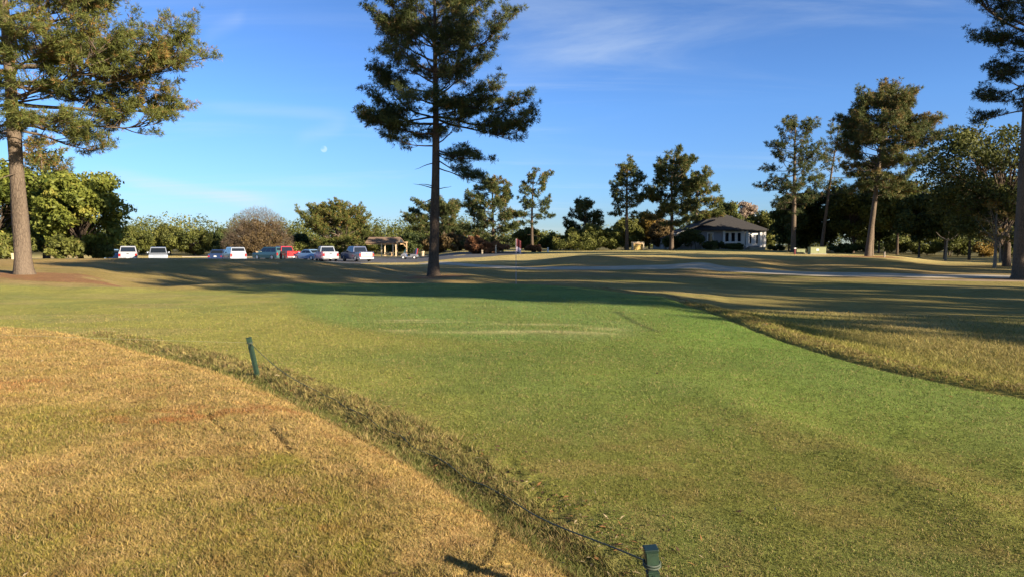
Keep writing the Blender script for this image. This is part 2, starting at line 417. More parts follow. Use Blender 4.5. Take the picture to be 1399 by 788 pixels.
M = dict(
    turf=turf_mat(), blade=blade_mat(),
    pine=leaf_mat('pine_needles', (.030, .050, .020), (.125, .150, .048), .30, (.24, .16, .06)),
    pine_warm=leaf_mat('pine_needles_warm', (.048, .068, .018), (.165, .185, .048), .32, (.30, .18, .06)),
    pine_dark=leaf_mat('pine_needles_dark', (.018, .034, .015), (.070, .095, .034), .25, (.09, .085, .03)),
    broad=leaf_mat('broad_leaves', (.050, .080, .016), (.22, .25, .045), .38, (.34, .32, .07)),
    broad_dark=leaf_mat('broad_leaves_dark', (.022, .040, .014), (.090, .115, .032), .3, (.16, .15, .05)),
    olive=leaf_mat('olive_leaves', (.055, .068, .018), (.19, .20, .048), .35, (.34, .30, .08)),
    brown=leaf_mat('brown_leaves', (.07, .048, .020), (.165, .118, .050), .25, (.22, .16, .09)),
    blush=leaf_mat('blush_twigs', (.20, .15, .11), (.42, .33, .25), .3, (.46, .38, .28)),
    rust=leaf_mat('rust_leaves', (.13, .06, .03), (.30, .15, .07), .3, (.36, .24, .1)),
    gold=leaf_mat('gold_leaves', (.17, .12, .03), (.40, .27, .07), .35, (.5, .34, .1)),
    hedge=leaf_mat('hedge_leaves', (.045, .060, .015), (.17, .185, .042), .32, (.26, .22, .07)),
    bark=bark_mat('pine_bark', (.055, .042, .032), (.150, .118, .088)),
    bark_dark=bark_mat('dark_bark', (.028, .022, .018), (.115, .088, .066)),  # also carries the shade on the tall centre pine's trunk
    bark_pale=bark_mat('pale_bark', (.09, .075, .058), (.26, .22, .175)),
    twig=plain('twigs', (.16, .12, .09), .9),
    dead=plain('dead_wood', (.10, .075, .055), .9),
    concrete=plain('path_concrete', (.42, .37, .29), .85, var=.18, scale=1.2, bump=.2),
    dirt=plain('worn_earth', (.33, .235, .15), .95, var=.25, scale=1.5, bump=.3),
    asphalt=plain('asphalt', (.075, .078, .085), .85, var=.25, scale=1.5, bump=.2),
    white=plain('white_paint', (.78, .78, .76), .55, var=.05),
    siding=plain('shaded_white_siding', (.31, .315, .335), .7, var=.08),  # white siding with its shade put into the colour
    glass=glass_mat(),
    shingle=shingle_mat('shade_dark_shingles', (.028, .027, .028), (.045, .042, .042)),  # dark roof, deepened further to carry its shading in the colour
    shingle_b=shingle_mat('brown_shingles', (.17, .115, .08), (.23, .16, .11)),
    wood=plain('pine_timber', (.50, .34, .19), .7, var=.2, scale=3),
    wood_pale=plain('pale_timber', (.66, .54, .36), .7, var=.12, scale=3),
    wood_grey=plain('grey_timber', (.26, .23, .19), .8, var=.2, scale=3),
    straw=plain('hay', (.52, .38, .13), .9, var=.3, scale=9, bump=.5),
    green_post=plain('green_plastic', (.020, .045, .026), .42, var=.25, scale=30, spec=.6),
    post_cap=plain('dark_green_plastic', (.010, .026, .019), .4, var=.1),
    rope=plain('green_rope', (.055, .075, .055), .7, var=.3, scale=60),
    wire=plain('pale_wire', (.34, .34, .20), .6),
    util=plain('olive_cabinet', (.21, .235, .11), .5, var=.1),
    util_d=plain('cabinet_base', (.30, .28, .24), .8),
    red=plain('red_flag_cloth', (.11, .016, .022), .8), flagw=plain('pale_flag_cloth', (.46, .40, .48), .8),
    rubber=plain('rubber', (.018, .018, .02), .8), rim=plain('wheel_metal', (.62, .63, .65), .3, .85),
    black=plain('black_trim', (.02, .02, .022), .5), lampred=plain('tail_lamp', (.35, .01, .012), .25), lampw=plain('head_lamp', (.75, .77, .8), .15),
    chrome=plain('chrome', (.7, .71, .73), .2, .9), plate=plain('number_plate', (.7, .7, .68), .5),
)
def paint(name, c): return plain(name, c, .28, .15, .02, 3.0, coat=.6)
M.update(p_white=paint('white_car_paint', (.36, .385, .43)), p_silver=paint('silver_car_paint', (.28, .32, .38)), p_blue=paint('pale_blue_paint', (.20, .33, .50)),
         p_red=paint('red_car_paint', (.38, .018, .022)), p_teal=paint('teal_car_paint', (.05, .12, .13)), p_navy=paint('navy_paint', (.022, .045, .12)),
         p_cream=paint('champagne_paint', (.60, .54, .40)), p_grey=paint('grey_cart_paint', (.22, .23, .26)))

# ------------------------------------------------------------------ ground sheet
def build_ground():
    a1 = np.radians(np.concatenate([np.linspace(-180, -52, 60, endpoint=False), np.linspace(-52, 52, 861), np.linspace(52, 180, 61)[1:-1]]))
    rr = np.concatenate([[.0, .5, .9], np.exp(np.linspace(math.log(1.3), math.log(150), 760)), [170, 200, 260, 350, 500, 800, 1300, 2200, 3500]])
    A, Rr = np.meshgrid(a1, rr)
    X = Rr * np.sin(A); Y = Rr * np.cos(A)
    SR = (poly_sd(EDGE, X, Y), poly_sd(RIM, X, Y)); Z = height(X, Y, sr=SR)
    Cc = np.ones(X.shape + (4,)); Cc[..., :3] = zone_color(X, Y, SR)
    nr, na = X.shape
    V = np.stack([X, Y, Z], -1).reshape(-1, 3)
    i = np.arange(nr - 1)[:, None] * na; j = np.arange(na)[None, :]; j2 = (j + 1) % na
    Fc = np.stack([i + j, i + j2, i + na + j2, i + na + j], -1).reshape(-1, 4)
    me = mesh_np('ground', V, Fc[:, ::-1], {'Col': ('FLOAT_COLOR', Cc.reshape(-1, 4))}, smooth=True)
    o = link('ground', me, M['turf']); tag(o, kind='structure')
build_ground()

def build_blades():
    rng = np.random.default_rng(7)
    n = 1050000
    th = rng.uniform(R(-42), R(42), n); u = rng.uniform(0, 1, n)
    wide = rng.uniform(0, 1, n) < .2
    th = np.where(wide, rng.uniform(R(-88), R(88), n), th)
    lo = np.where(wide, math.log(.7), math.log(2.3))
    r = np.exp(lo + u ** 1.05 * (math.log(24) - lo))
    x = r * np.sin(th); y = r * np.cos(th)
    s = poly_sd(EDGE, x, y); q = poly_sd(RIM, x, y)
    strip = (s < 0.02) & (s > -.3 - .45 * ss(3.4, 7, y)) & (x > -8.5)
    lip = (q > .1) & (q < 1.5) & (x > 3)
    bank = s >= 0.02
    rough = (q > .1)
    keep = (rng.uniform(0, 1, n) < ss(24, 12, r) * .9 + .1)
    keep |= lip
    x, y, r, s, q, strip, lip, bank, rough = [v[keep] for v in (x, y, r, s, q, strip, lip, bank, rough)]
    n = len(x)
    z = height(x, y, sr=(s, q))
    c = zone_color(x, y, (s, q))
    clump = fbm(x, y, 3.0, 201, 2); fine = vnoise(x, y, 16, 205) * .6 + vnoise(x, y, 6.5, 206) * .4
    h = np.where(bank, .0165, .0105)
    h = np.where(strip, .018 + .022 * clump, h); h = np.where(lip, .018 + .022 * clump, h); h = np.where(rough & ~lip, .035, h)
    h = h * rng.uniform(.4, 1.5, n) * (.35 + 1.3 * fine)
    h = h * (1 + .05 * np.clip(r - 4, 0, 20))
    w = (.0016 + .00040 * r) * rng.uniform(.6, 1.3, n)
    az = rng.uniform(0, 2 * math.pi, n); lean = rng.uniform(.25, 1.5, n) * h
    laz = rng.uniform(0, 2 * math.pi, n)
    bx, by = np.cos(az) * w, np.sin(az) * w
    P0 = np.stack([x - bx, y - by, z - .004], -1); P1 = np.stack([x + bx, y + by, z - .004], -1)
    P2 = np.stack([x + np.cos(laz) * lean, y + np.sin(laz) * lean, z + h], -1)
    V = np.stack([P0, P1, P2], 1).reshape(-1, 3)
    Fc = np.arange(3 * n).reshape(-1, 3)
    k = rng.uniform(0, 1, n)
    straw = np.array([.50, .36, .17]); grn = np.array([.14, .20, .04]); brown = np.array([.17, .105, .045])
    dry = np.where(bank, .28, .20) + .5 * (clump - .5) + .3 * (vnoise(x, y, 9, 207) - .5)
    cc = c * (rng.uniform(.6, 1.35, n) * (.62 + .76 * fine))[:, None]
    sk = np.where(rough, .3, .62)[:, None]
    cc = np.where((k < dry)[:, None], cc * (1 - sk) + straw * sk, cc)
    cc = np.where((k > .86)[:, None], cc * .45 + grn * .5, cc)
    cc = np.where(((k > .5) & (k < .58) & (strip | lip | bank))[:, None], brown, cc)
    CV = np.ones((n, 3, 4)); cc = cc * np.where(rough, 1.25, 1.0)[:, None]
    CV[..., :3] = np.clip(cc, 0, 1)[:, None, :] * .80
    me = mesh_np('grass_blades', V, Fc, {'Col': ('FLOAT_COLOR', CV.reshape(-1, 4))})
    tag(link('short_grass', me, M['blade']), 'short mown blades of dry and green grass covering the near ground', 'grass', kind='stuff')
build_blades()

def drape(name, pts, w, mat, lift=.03, kind='structure', curb=None):
    """a ribbon laid on the ground along pts [(x,y)], w = width or list of widths"""
    P = smooth_pts(pts, 3)
    n = len(P)
    if not isinstance(w, (int, float)):
        W = np.interp(np.linspace(0, 1, n), np.linspace(0, 1, len(w)), w)
    else: W = np.full(n, w)
    # resample
    V = []; Fc = []; m = 9
    P = np.array(P); seg = np.hypot(*np.diff(P, axis=0).T); L = np.concatenate([[0], np.cumsum(seg)])
    k = max(4, int(L[-1] / .35)); t = np.linspace(0, L[-1], k)
    X = np.interp(t, L, P[:, 0]); Y = np.interp(t, L, P[:, 1]); W = np.interp(t, L, W)
    dx = np.gradient(X); dy = np.gradient(Y); l = np.hypot(dx, dy); nx, ny = -dy / l, dx / l
    a = np.linspace(-.5, .5, m)
    jit = (vnoise(X, Y, .9, 300) - .5) * .12
    XX = X[:, None] + nx[:, None] * (a[None] * (W + jit)[:, None]); YY = Y[:, None] + ny[:, None] * (a[None] * (W + jit)[:, None])
    ZZ = height(XX, YY) + lift
    ZZ[:, 0] -= .09; ZZ[:, -1] -= .09
    V = np.stack([XX, YY, ZZ], -1).reshape(-1, 3)
    i = np.arange(k - 1)[:, None] * m; j = np.arange(m - 1)[None]
    Fc = np.stack([i + j, i + j + 1, i + m + j + 1, i + m + j], -1).reshape(-1, 4)
    me = mesh_np(name, V, Fc, smooth=True)
    return tag(link(name, me, mat), kind=kind)
def gp(px, d): return ((px - CX) / F * d, d)
drape('cart_path', [gp(585, 78), gp(612, 70), gp(645, 63), gp(680, 57.5), gp(720, 53.5), gp(780, 51), gp(850, 51), gp(910, 51.5), gp(970, 50), gp(1050, 47.5), gp(1150, 45), gp(1270, 44), gp(1400, 43.5), gp(1700, 44), gp(2600, 48)], [2.6, 2.6, 2.8, 3.0, 3.8, 4.4, 4.4, 4.0], M['concrete'], .035)
drape('dirt_track', [gp(1220, 41.0), gp(1270, 40.2), gp(1340, 39.3), gp(1420, 38.5), gp(1700, 37)], [.2, 1.1, 1.7, 1.9], M['dirt'], .03)
drape('parking_lot', [gp(-900, 86), gp(0, 92), gp(300, 96), gp(500, 97), gp(590, 96), gp(640, 92), gp(690, 88)], [30, 36, 42, 44, 40, 22, 4], M['asphalt'], .04)
drape('kerb', [gp(250, 119.5), gp(400, 120), gp(500, 120), gp(600, 119)], .5, M['concrete'], .14)
# ------------------------------------------------------------------ trees
class Wood:
    def __init__(s): s.V = []; s.F = []; s.n = 0
    def tube(s, P, Rd, k=6):
        P = np.asarray(P, float); n = len(P)
        T = np.gradient(P, axis=0); T /= np.linalg.norm(T, axis=1)[:, None] + 1e-9
        up = np.array([0, 0, 1.0]) if abs(T[0][2]) < .9 else np.array([1.0, 0, 0])
        A = np.cross(T, up); A /= np.linalg.norm(A, axis=1)[:, None] + 1e-9
        B = np.cross(T, A)
        th = np.linspace(0, 2 * math.pi, k, endpoint=False)
        Rd = np.asarray(Rd, float)
        if Rd.ndim == 1: Rd = Rd[:, None] * np.ones((1, k))
        V = P[:, None] + Rd[..., None] * (np.cos(th)[None, :, None] * A[:, None] + np.sin(th)[None, :, None] * B[:, None])
        i = np.arange(n - 1)[:, None] * k; j = np.arange(k)[None]; j2 = (j + 1) % k
        Fc = np.stack([i + j, i + j2, i + k + j2, i + k + j], -1).reshape(-1, 4) + s.n
        s.V.append(V.reshape(-1, 3)); s.F.append(Fc); s.n += n * k
    def mesh(s, name): return mesh_np(name, np.concatenate(s.V), np.concatenate(s.F), smooth=True)

def needles(pos, dr, size, tone, K, width, rng):
    """brushes of needles: pos, dr (n,3), size (n,), tone (n,)"""
    n = len(pos)
    v = rng.normal(size=(n, K, 3)); v /= np.linalg.norm(v, axis=2)[..., None]
    d = v * .95 + dr[:, None, :] * .75 + np.array([0, 0, .18])
    d /= np.linalg.norm(d, axis=2)[..., None]
    L = size[:, None] * rng.uniform(.65, 1.15, (n, K))
    tip = pos[:, None] + d * L[..., None]
    sd = np.cross(d, rng.normal(size=(n, K, 3))); sd /= np.linalg.norm(sd, axis=2)[..., None]
    w = width * rng.uniform(.7, 1.3, (n, K, 1))
    mid = pos[:, None] + d * L[..., None] * .45
    P = np.stack([pos[:, None] + d * L[..., None] * .04, mid + sd * w, tip, mid - sd * w], 2)
    V = P.reshape(-1, 3)
    Fc = np.arange(len(V)).reshape(-1, 4)
    tn = np.clip(tone[:, None] + rng.normal(0, .10, (n, K)), 0, 1)
    return V, Fc, np.repeat(tn.ravel(), 4)

def prof(rows, h):
    hs = [r[0] for r in rows]
    return [np.interp(h, hs, [r[i] for r in rows]) for i in (1, 2)]

def make_pine_meshes(seed, H, r0, rows, lean=(0, 0), nlimb=46, dens=1.0, tuft=.26, K=10, nw=.016, crown_tone=0.0, dead=3, bend=.15, name='pine_tree', up=.25, flare=1.35, boughs=()):
    """rows: (height, reach to the left, reach to the right), from crown base to top, in metres"""
    rng = np.random.default_rng(seed); rd = random.Random(seed)
    wd = Wood()
    tt = np.linspace(0, 1, 15)
    ph = rd.uniform(0, 6)
    cx = lean[0] * H * tt + bend * np.sin(tt * 4 + ph) * tt; cy = lean[1] * H * tt + bend * np.cos(tt * 3.3 + ph) * tt
    hz = np.where(tt == 0, -.3, tt * H * .97)
    rad = r0 * (1 - .80 * tt ** 1.15); rad[0] *= flare; rad[1] *= 1.02
    hz2 = np.concatenate([[-.3, 0.0, .25, .7], hz[1:]]); cx2 = np.interp(hz2, hz, cx); cy2 = np.interp(hz2, hz, cy)
    rad2 = np.interp(hz2, hz, rad); rad2[:4] = r0 * np.array([flare * 1.1, flare, 1.14, 1.04])
    k = 14
    RR = rad2[:, None] * (1 + .05 * np.sin(np.arange(k)[None] * 1.9 + hz2[:, None] * 1.7) + rng.normal(0, .018, (len(hz2), k)))
    wd.tube(np.stack([cx2, cy2, hz2], 1), RR, k)
    axis = lambda h: np.array([np.interp(h, hz, cx), np.interp(h, hz, cy), h])
    tp, td, tz, tt_ = [], [], [], []
    def tufts(P, n, d0, tone, spread=.12):
        n = max(1, n)
        u = rng.uniform(.2, 1.0, n) ** .55
        idx = u * (len(P) - 1); i0 = np.clip(idx.astype(int), 0, len(P) - 2); f = (idx - i0)[:, None]
        p = P[i0] * (1 - f) + P[i0 + 1] * f + rng.normal(0, spread, (n, 3)) * np.array([1, 1, .6])
        tp.append(p); td.append(np.tile(d0, (n, 1))); tz.append(rng.uniform(.75, 1.2, n) * tuft); tt_.append(np.clip(tone + rng.normal(0, .1, n), 0, 1))
    def curve(p, d, L, n, sag, lift, wob):
        P = [p]; d = d / np.linalg.norm(d)
        for i in range(n):
            t = (i + 1) / n
            d = d + np.array([rng.normal(0, wob), rng.normal(0, wob), rng.normal(0, wob * .6) - sag * (1 - t) + lift * t])
            d /= np.linalg.norm(d)
            P.append(P[-1] + d * L / n)
        return np.array(P)
    h0, h1 = rows[0][0], rows[-1][0]
    az = rd.uniform(0, 6.28)
    for i in range(nlimb + len(boughs)):
        t = (i + .5) / nlimb
        h = h0 + (h1 - h0) * (min(t, 1) ** .92) + rng.normal(0, .15)
        h = min(max(h, h0 * .97), h1)
        az += 2.4 + rng.normal(0, .35)
        l, r_ = prof(rows, h)
        ca = math.cos(az); side = .5 + .5 * ca
        reach = l * (1 - side) + r_ * side
        reach *= (.78 + .22 * abs(ca)) * rng.uniform(.80, 1.12)
        if rng.random() < .15: reach *= .6
        reach = max(reach, .35)
        tr = max(0.0, (h - h0) / (h1 - h0 + 1e-6))
        el = -.06 + .80 * tr ** 1.3 + rng.normal(0, .20)
        hs = h - math.tan(max(min(el, .9), -.3)) * reach * .35
        hs = max(hs, h0 * .75); hs = min(hs, H * .955)
        d = np.array([math.cos(az) * math.cos(el), math.sin(az) * math.cos(el), math.sin(el)])
        if i >= nlimb:      # a named bough: (height, bearing, reach, rise)
            hs, baz, reach, el = boughs[i - nlimb]; baz = math.radians(baz); tr = .3
            d = np.array([math.cos(baz) * math.cos(el), math.sin(baz) * math.cos(el), math.sin(el)])
        P = curve(axis(hs), d, reach * 1.03, 8, .07 * (1 - tr), up * .5, .15)
        rl = max(.012, min(r0 * .34, .012 + reach * .016) * (1 - .3 * tr))
        wd.tube(P, np.linspace(rl, .008, len(P)), 5)
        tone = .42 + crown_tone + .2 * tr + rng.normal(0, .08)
        ns = max(4, int(reach * 3.4 * dens + 2))
        for j in range(ns):
            u = .36 + .64 * (j + rng.uniform(0, 1)) / ns
            ii = u * (len(P) - 1); i0 = min(int(ii), len(P) - 2); p = P[i0] + (P[i0 + 1] - P[i0]) * (ii - i0)
            dd = P[i0 + 1] - P[i0]; dd /= np.linalg.norm(dd)
            sgn = 1 if j % 2 else -1
            a2 = sgn * rng.uniform(.35, 1.25)
            c2, s2 = math.cos(a2), math.sin(a2)
            d2 = np.array([dd[0] * c2 - dd[1] * s2, dd[0] * s2 + dd[1] * c2, dd[2] + rng.uniform(-.25, .75)])
            L2 = (.35 + reach * (.27 - .08 * u)) * rng.uniform(.65, 1.3)
            Q = curve(p, d2, L2, 4, .0, up * .4, .14)
            if dens > .6: wd.tube(Q, np.linspace(rl * .4, .005, len(Q)), 3)
            else: wd.tube(Q, np.linspace(rl * .45, .006, len(Q)), 3)
            tb = tone + rng.normal(0, .09)
            nt_ = max(2, int(L2 * 4.2 * dens + .5))
            for m_ in range(nt_):
                u3 = .42 + .58 * (m_ + rng.uniform(0, 1)) / nt_
                ii = u3 * (len(Q) - 1); k0 = min(int(ii), len(Q) - 2); q = Q[k0] + (Q[k0 + 1] - Q[k0]) * (ii - k0)
                a3 = rng.uniform(-1.3, 1.3); c3, s3 = math.cos(a3), math.sin(a3)
                d3 = np.array([d2[0] * c3 - d2[1] * s3, d2[0] * s3 + d2[1] * c3, rng.uniform(-.15, .5)]); d3 /= np.linalg.norm(d3)
                L3 = rng.uniform(.18, .42) * (1 + .12 * L2)
                E = np.array([q, q + d3 * L3 * .5 + [0, 0, .01], q + d3 * L3 + [0, 0, .04]])
                if dens > .8: wd.tube(E, [.008, .006, .004], 3)
                tufts(E, max(1, int(3.3 * dens + rng.uniform(0, 1))), d3, tb, .10)
        tufts(P[-3:], int(4 * dens + 1), d, tone, .1)
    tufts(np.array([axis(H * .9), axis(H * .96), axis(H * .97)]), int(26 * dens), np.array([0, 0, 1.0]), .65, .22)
    for i in range(dead):
        h = rng.uniform(h0 * .6, h0 * 1.15); a = rng.uniform(0, 6.28)
        P = curve(axis(h), np.array([math.cos(a), math.sin(a), rng.uniform(-.3, .2)]), rng.uniform(.4, 1.6), 5, .08, 0, .18)
        wd.tube(P, np.linspace(.035, .006, len(P)), 4)
    pos = np.concatenate(tp); dr = np.concatenate(td); sz = np.concatenate(tz); tn = np.concatenate(tt_)
    tn = np.clip(tn + (vnoise(pos[:, 0] + pos[:, 2] * .7, pos[:, 1], .9, seed) - .5) * .35, 0, 1)
    rusty = rng.random(len(tn)) < .05 + .05 * (crown_tone > .1)
    tn[rusty] = 1.0
    V, Fc, T = needles(pos, dr, sz, tn, K, nw, rng)
    return wd.mesh(name + '_wood'), mesh_np(name + '_needles', V, Fc, {'tone': ('FLOAT', T)}), len(pos)

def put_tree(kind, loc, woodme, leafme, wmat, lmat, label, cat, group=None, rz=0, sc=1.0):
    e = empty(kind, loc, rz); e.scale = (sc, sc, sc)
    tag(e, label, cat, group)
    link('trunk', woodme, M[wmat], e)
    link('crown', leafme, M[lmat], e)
    return e
def px_pine(bx, d, top, rows, label, r0px, seed, by=None, lmat='pine', wmat='bark', group=None, kind='pine_tree', cat='pine tree', **kw):
    """rows in photo pixels (py, left px, right px) from crown base up"""
    s = d / F
    x = (bx - CX) * s; z = gz(x, d)
    pz = lambda py: at(bx, py, d)[2] - z
    H = pz(top)
    tx = kw.pop('topx', bx); lean = ((tx - bx) * s / H, kw.pop('leany', 0))
    rr = sorted([(pz(py), max(.2, (bx + (tx - bx) * pz(py) / H - l) * s), max(.2, (r - bx - (tx - bx) * pz(py) / H) * s)) for py, l, r in rows])
    w, l, n = make_pine_meshes(seed, H, r0px * s, rr, lean=lean, **kw)
    return put_tree(kind, (x, d, z), w, l, wmat, lmat, label, cat, group)

def leaves(pos, nrm, size, tone, rng, jitter=.9):
    n = len(pos)
    nn = nrm + rng.normal(0, jitter, (n, 3)); nn /= np.linalg.norm(nn, axis=1)[:, None] + 1e-9
    a = np.cross(nn, rng.normal(size=(n, 3))); a /= np.linalg.norm(a, axis=1)[:, None] + 1e-9
    b = np.cross(nn, a)
    s = size[:, None]
    P = np.stack([pos - a * s, pos + b * s * .55, pos + a * s, pos - b * s * .55], 1)
    return P.reshape(-1, 3), np.arange(4 * n).reshape(-1, 4), np.repeat(tone, 4)

def make_broad_meshes(seed, H, trunk_h, rx, ry, r0, nl=40, per=260, leaf=.13, lump=.30, flat=1.0, name='tree', tone0=.45, shape='round', gap=.0, twiggy=False, lean=0, base_open=True, stems=1):
    rng = np.random.default_rng(seed)
    wd = Wood()
    ch = (H - trunk_h); cz = trunk_h + ch * .5
    cen = []
    for i in range(nl):
        for _ in range(30):
            v = rng.normal(size=3); v /= np.linalg.norm(v)
            rad = rng.uniform(.25, 1.0) ** .45
            p = v * rad
            if shape == 'dome':
                v[2] = abs(v[2]); p = v * (rng.uniform(.5, .82) if i % 3 else rng.uniform(.2, .6)); p[2] *= .85; p[:2] *= 1.12
            if shape == 'cone': 
                k = .5 + .5 * p[2]; p[:2] *= (1.15 - .85 * k)
            break
        cen.append(p)
    cen = np.array(cen)
    sh = 1 - lump * .42
    C = np.stack([cen[:, 0] * rx * sh + lean, cen[:, 1] * ry * sh, cz + cen[:, 2] * ch * .5 * sh], 1)
    if shape == 'dome': C[:, 2] = trunk_h * .9 + cen[:, 2] * ch * .93
    lr = lump * 1.12 * (min(rx, ch * .5) * .5 + (rx * ch * .5) ** .5 * .5) * rng.uniform(.65, 1.3, nl)
    for sidx in range(stems):
        ox = 0 if stems == 1 else rng.normal(0, rx * .25); oy = 0 if stems == 1 else rng.normal(0, ry * .25)
        T = np.array([[ox, oy, -.2], [ox * 1.02, oy, trunk_h * .5], [ox * 1.05 + .05 * r0, oy, trunk_h], [ox * .8 + lean * .4, oy * .8, trunk_h + ch * .35], [ox * .5 + lean * .7, oy * .5, trunk_h + ch * .7]])
        wd.tube(T, [r0 * 1.3, r0, r0 * .85, r0 * .5, r0 * .15], 8)
    for i in range(nl):
        st = np.array([lean * .3, 0, trunk_h + ch * rng.uniform(.0, .4)])
        if st[2] > C[i][2]: st[2] = max(trunk_h * .8, C[i][2] - .3)
        m = (st + C[i]) / 2 + np.array([0, 0, .08 * ch]) + rng.normal(0, .06 * rx, 3)
        t = np.linspace(0, 1, 6)[:, None]
        P = st * (1 - t) ** 2 + m * 2 * t * (1 - t) + C[i] * t ** 2
        wd.tube(P, np.linspace(r0 * .3, r0 * .05, 6), 4)
        for q in range(5):
            v = rng.normal(size=3); v /= np.linalg.norm(v); v[2] = abs(v[2]) * .6
            wd.tube(np.array([P[-2], P[-2] + v * lr[i] * .6, P[-2] + v * lr[i] * 1.1]), [r0 * .05, r0 * .03, .004], 3)
    pos, nr, tn = [], [], []
    for i in range(nl):
        m = int(per * (lr[i] / lr.mean()) ** 2)
        v = rng.normal(size=(m, 3)); v /= np.linalg.norm(v, axis=1)[:, None]
        # uneven lumps: smaller sub-lumps
        rad = rng.uniform(.35, 1.0, m) ** .5
        bumps = 1 + .45 * (vnoise(v[:, 0] * 2 + i * 7.3, v[:, 1] * 2 + v[:, 2] * 2.3, 1.6, seed + i) - .5) * 2
        p = C[i] + v * (rad * bumps * lr[i])[:, None] * np.array([1, 1, .8 * flat])
        if gap: 
            g = vnoise(p[:, 0] * 1.0 + p[:, 2] * 1.7, p[:, 1] - p[:, 2] * .6, 1.1, seed + 5) > gap; p = p[g]; v = v[g]
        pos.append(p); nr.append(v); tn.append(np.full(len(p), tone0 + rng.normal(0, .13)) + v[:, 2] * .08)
    pos = np.concatenate(pos); nr = np.concatenate(nr); tn = np.concatenate(tn)
    ok = pos[:, 2] > .05; pos, nr, tn = pos[ok], nr[ok], tn[ok]
    tn = np.clip(tn + rng.normal(0, .14, len(tn)) + (vnoise(pos[:, 0] + pos[:, 2], pos[:, 1], .8, seed) - .5) * .3, 0, 1)
    V, Fc, T = leaves(pos, nr, leaf * rng.uniform(.6, 1.35, len(pos)), tn, rng)
    if twiggy:
        m = 17000
        v = rng.normal(size=(m, 3)); v[:, 2] = np.abs(v[:, 2]); v /= np.linalg.norm(v, axis=1)[:, None]
        a = rng.uniform(.62, .97, m)[:, None] ** .7
        P0 = np.stack([v[:, 0] * rx, v[:, 1] * ry, v[:, 2] * (ch - .35)], 1) * a + [0, 0, trunk_h]
        v2 = v + rng.normal(0, .45, (m, 3)); v2 /= np.linalg.norm(v2, axis=1)[:, None]
        P1 = P0 + v2 * rng.uniform(.2, .55, m)[:, None]
        sd = np.cross(v2, rng.normal(size=(m, 3))); sd /= np.linalg.norm(sd, axis=1)[:, None]
        Q = np.stack([P0 - sd * .013, P0 + sd * .013, P1 + sd * .006, P1 - sd * .006], 1).reshape(-1, 3)
        wd.V.append(Q); wd.F.append(np.arange(len(Q)).reshape(-1, 4) + wd.n); wd.n += len(Q)
    return wd.mesh(name + '_wood'), mesh_np(name + '_leaves', V, Fc, {'tone': ('FLOAT', T)})

def px_broad(x0, x1, d, top, label, seed, lmat='broad', wmat='bark_dark', trunk=.12, by=None, kind='broadleaf_tree', cat='tree', group=None, depth=.8, tr=.02, cxp=None, **kw):
    s = d / F; bx = (x0 + x1) / 2 if cxp is None else cxp
    x = (bx - CX) * s; z = gz(x, d)
    H = at(bx, top, d)[2] - z
    rx = (x1 - x0) / 2 * s
    w, l = make_broad_meshes(seed, H, H * trunk, rx, rx * depth, max(.05, H * tr), lean=((x0 + x1) / 2 - bx) * s, **kw)
    return put_tree(kind, (x, d, z), w, l, wmat, lmat, label, cat, group)

# --- the two big pines and the right-hand one
px_pine(592, 40.5, -16, [(212, 535, 640), (190, 520, 650), (170, 514, 658), (150, 510, 668), (125, 512, 682), (100, 520, 698), (80, 508, 702), (58, 500, 700), (35, 504, 698), (15, 528, 682), (-5, 560, 640)],
        'tall pine with a bare dark trunk beyond the green, top cut by the frame', 7.2, 14, topx=600, nlimb=46, dens=1.15, tuft=.25, K=13, nw=.0125, crown_tone=-.08, dead=7, lmat='pine', wmat='bark_dark',
        boughs=[(9.0, -8, 5.0, .08), (9.6, 14, 4.7, .02), (8.9, 12, 4.6, -.12), (7.2, -20, 2.6, -.38), (6.6, 15, 2.4, -.45), (7.0, 60, 2.0, -.3), (6.2, 5, 2.2, -.5), (11.5, 176, 4.0, .2), (8.0, 185, 3.6, -.05), (8.6, 172, 3.7, .0), (12.4, 10, 4.6, .2)])
px_pine(33, 31, -190, [(180, 0, 110), (165, -70, 140), (150, -110, 165), (122, -130, 190), (95, -150, 200), (65, -150, 185), (30, -160, 180), (0, -150, 180), (-40, -150, 205), (-90, -140, 190), (-140, -100, 120), (-180, -20, 60)],
        'large sunlit pine at the left edge, reddish straw round its foot', 10.6, 23, topx=14, bend=.06, nlimb=46, dens=1.1, tuft=.25, K=13, nw=.012, crown_tone=.06, dead=6, lmat='pine_warm', wmat='bark',
        boughs=[(8.2, -4, 7.4, .04), (8.9, 10, 7.0, .06), (7.6, -14, 6.4, .0), (7.0, 6, 5.6, -.08), (9.8, -8, 6.4, .10), (6.6, -22, 4.4, -.16), (7.4, 22, 6.0, -.02), (6.3, 30, 3.8, -.15), (8.6, -30, 5.6, .05)])
px_pine(1393, 41, -150, [(150, 1335, 1500), (125, 1345, 1500), (95, 1358, 1500), (60, 1345, 1490), (35, 1335, 1490), (12, 1272, 1490), (-10, 1262, 1500), (-60, 1300, 1480), (-110, 1330, 1450), (-140, 1370, 1420)],
        'near pine at the right edge with thick grey trunk and dark boughs overhead', 8.6, 37, topx=1400, nlimb=76, dens=1.1, tuft=.24, K=13, nw=.012, crown_tone=-.12, dead=4, lmat='pine_dark', wmat='bark')
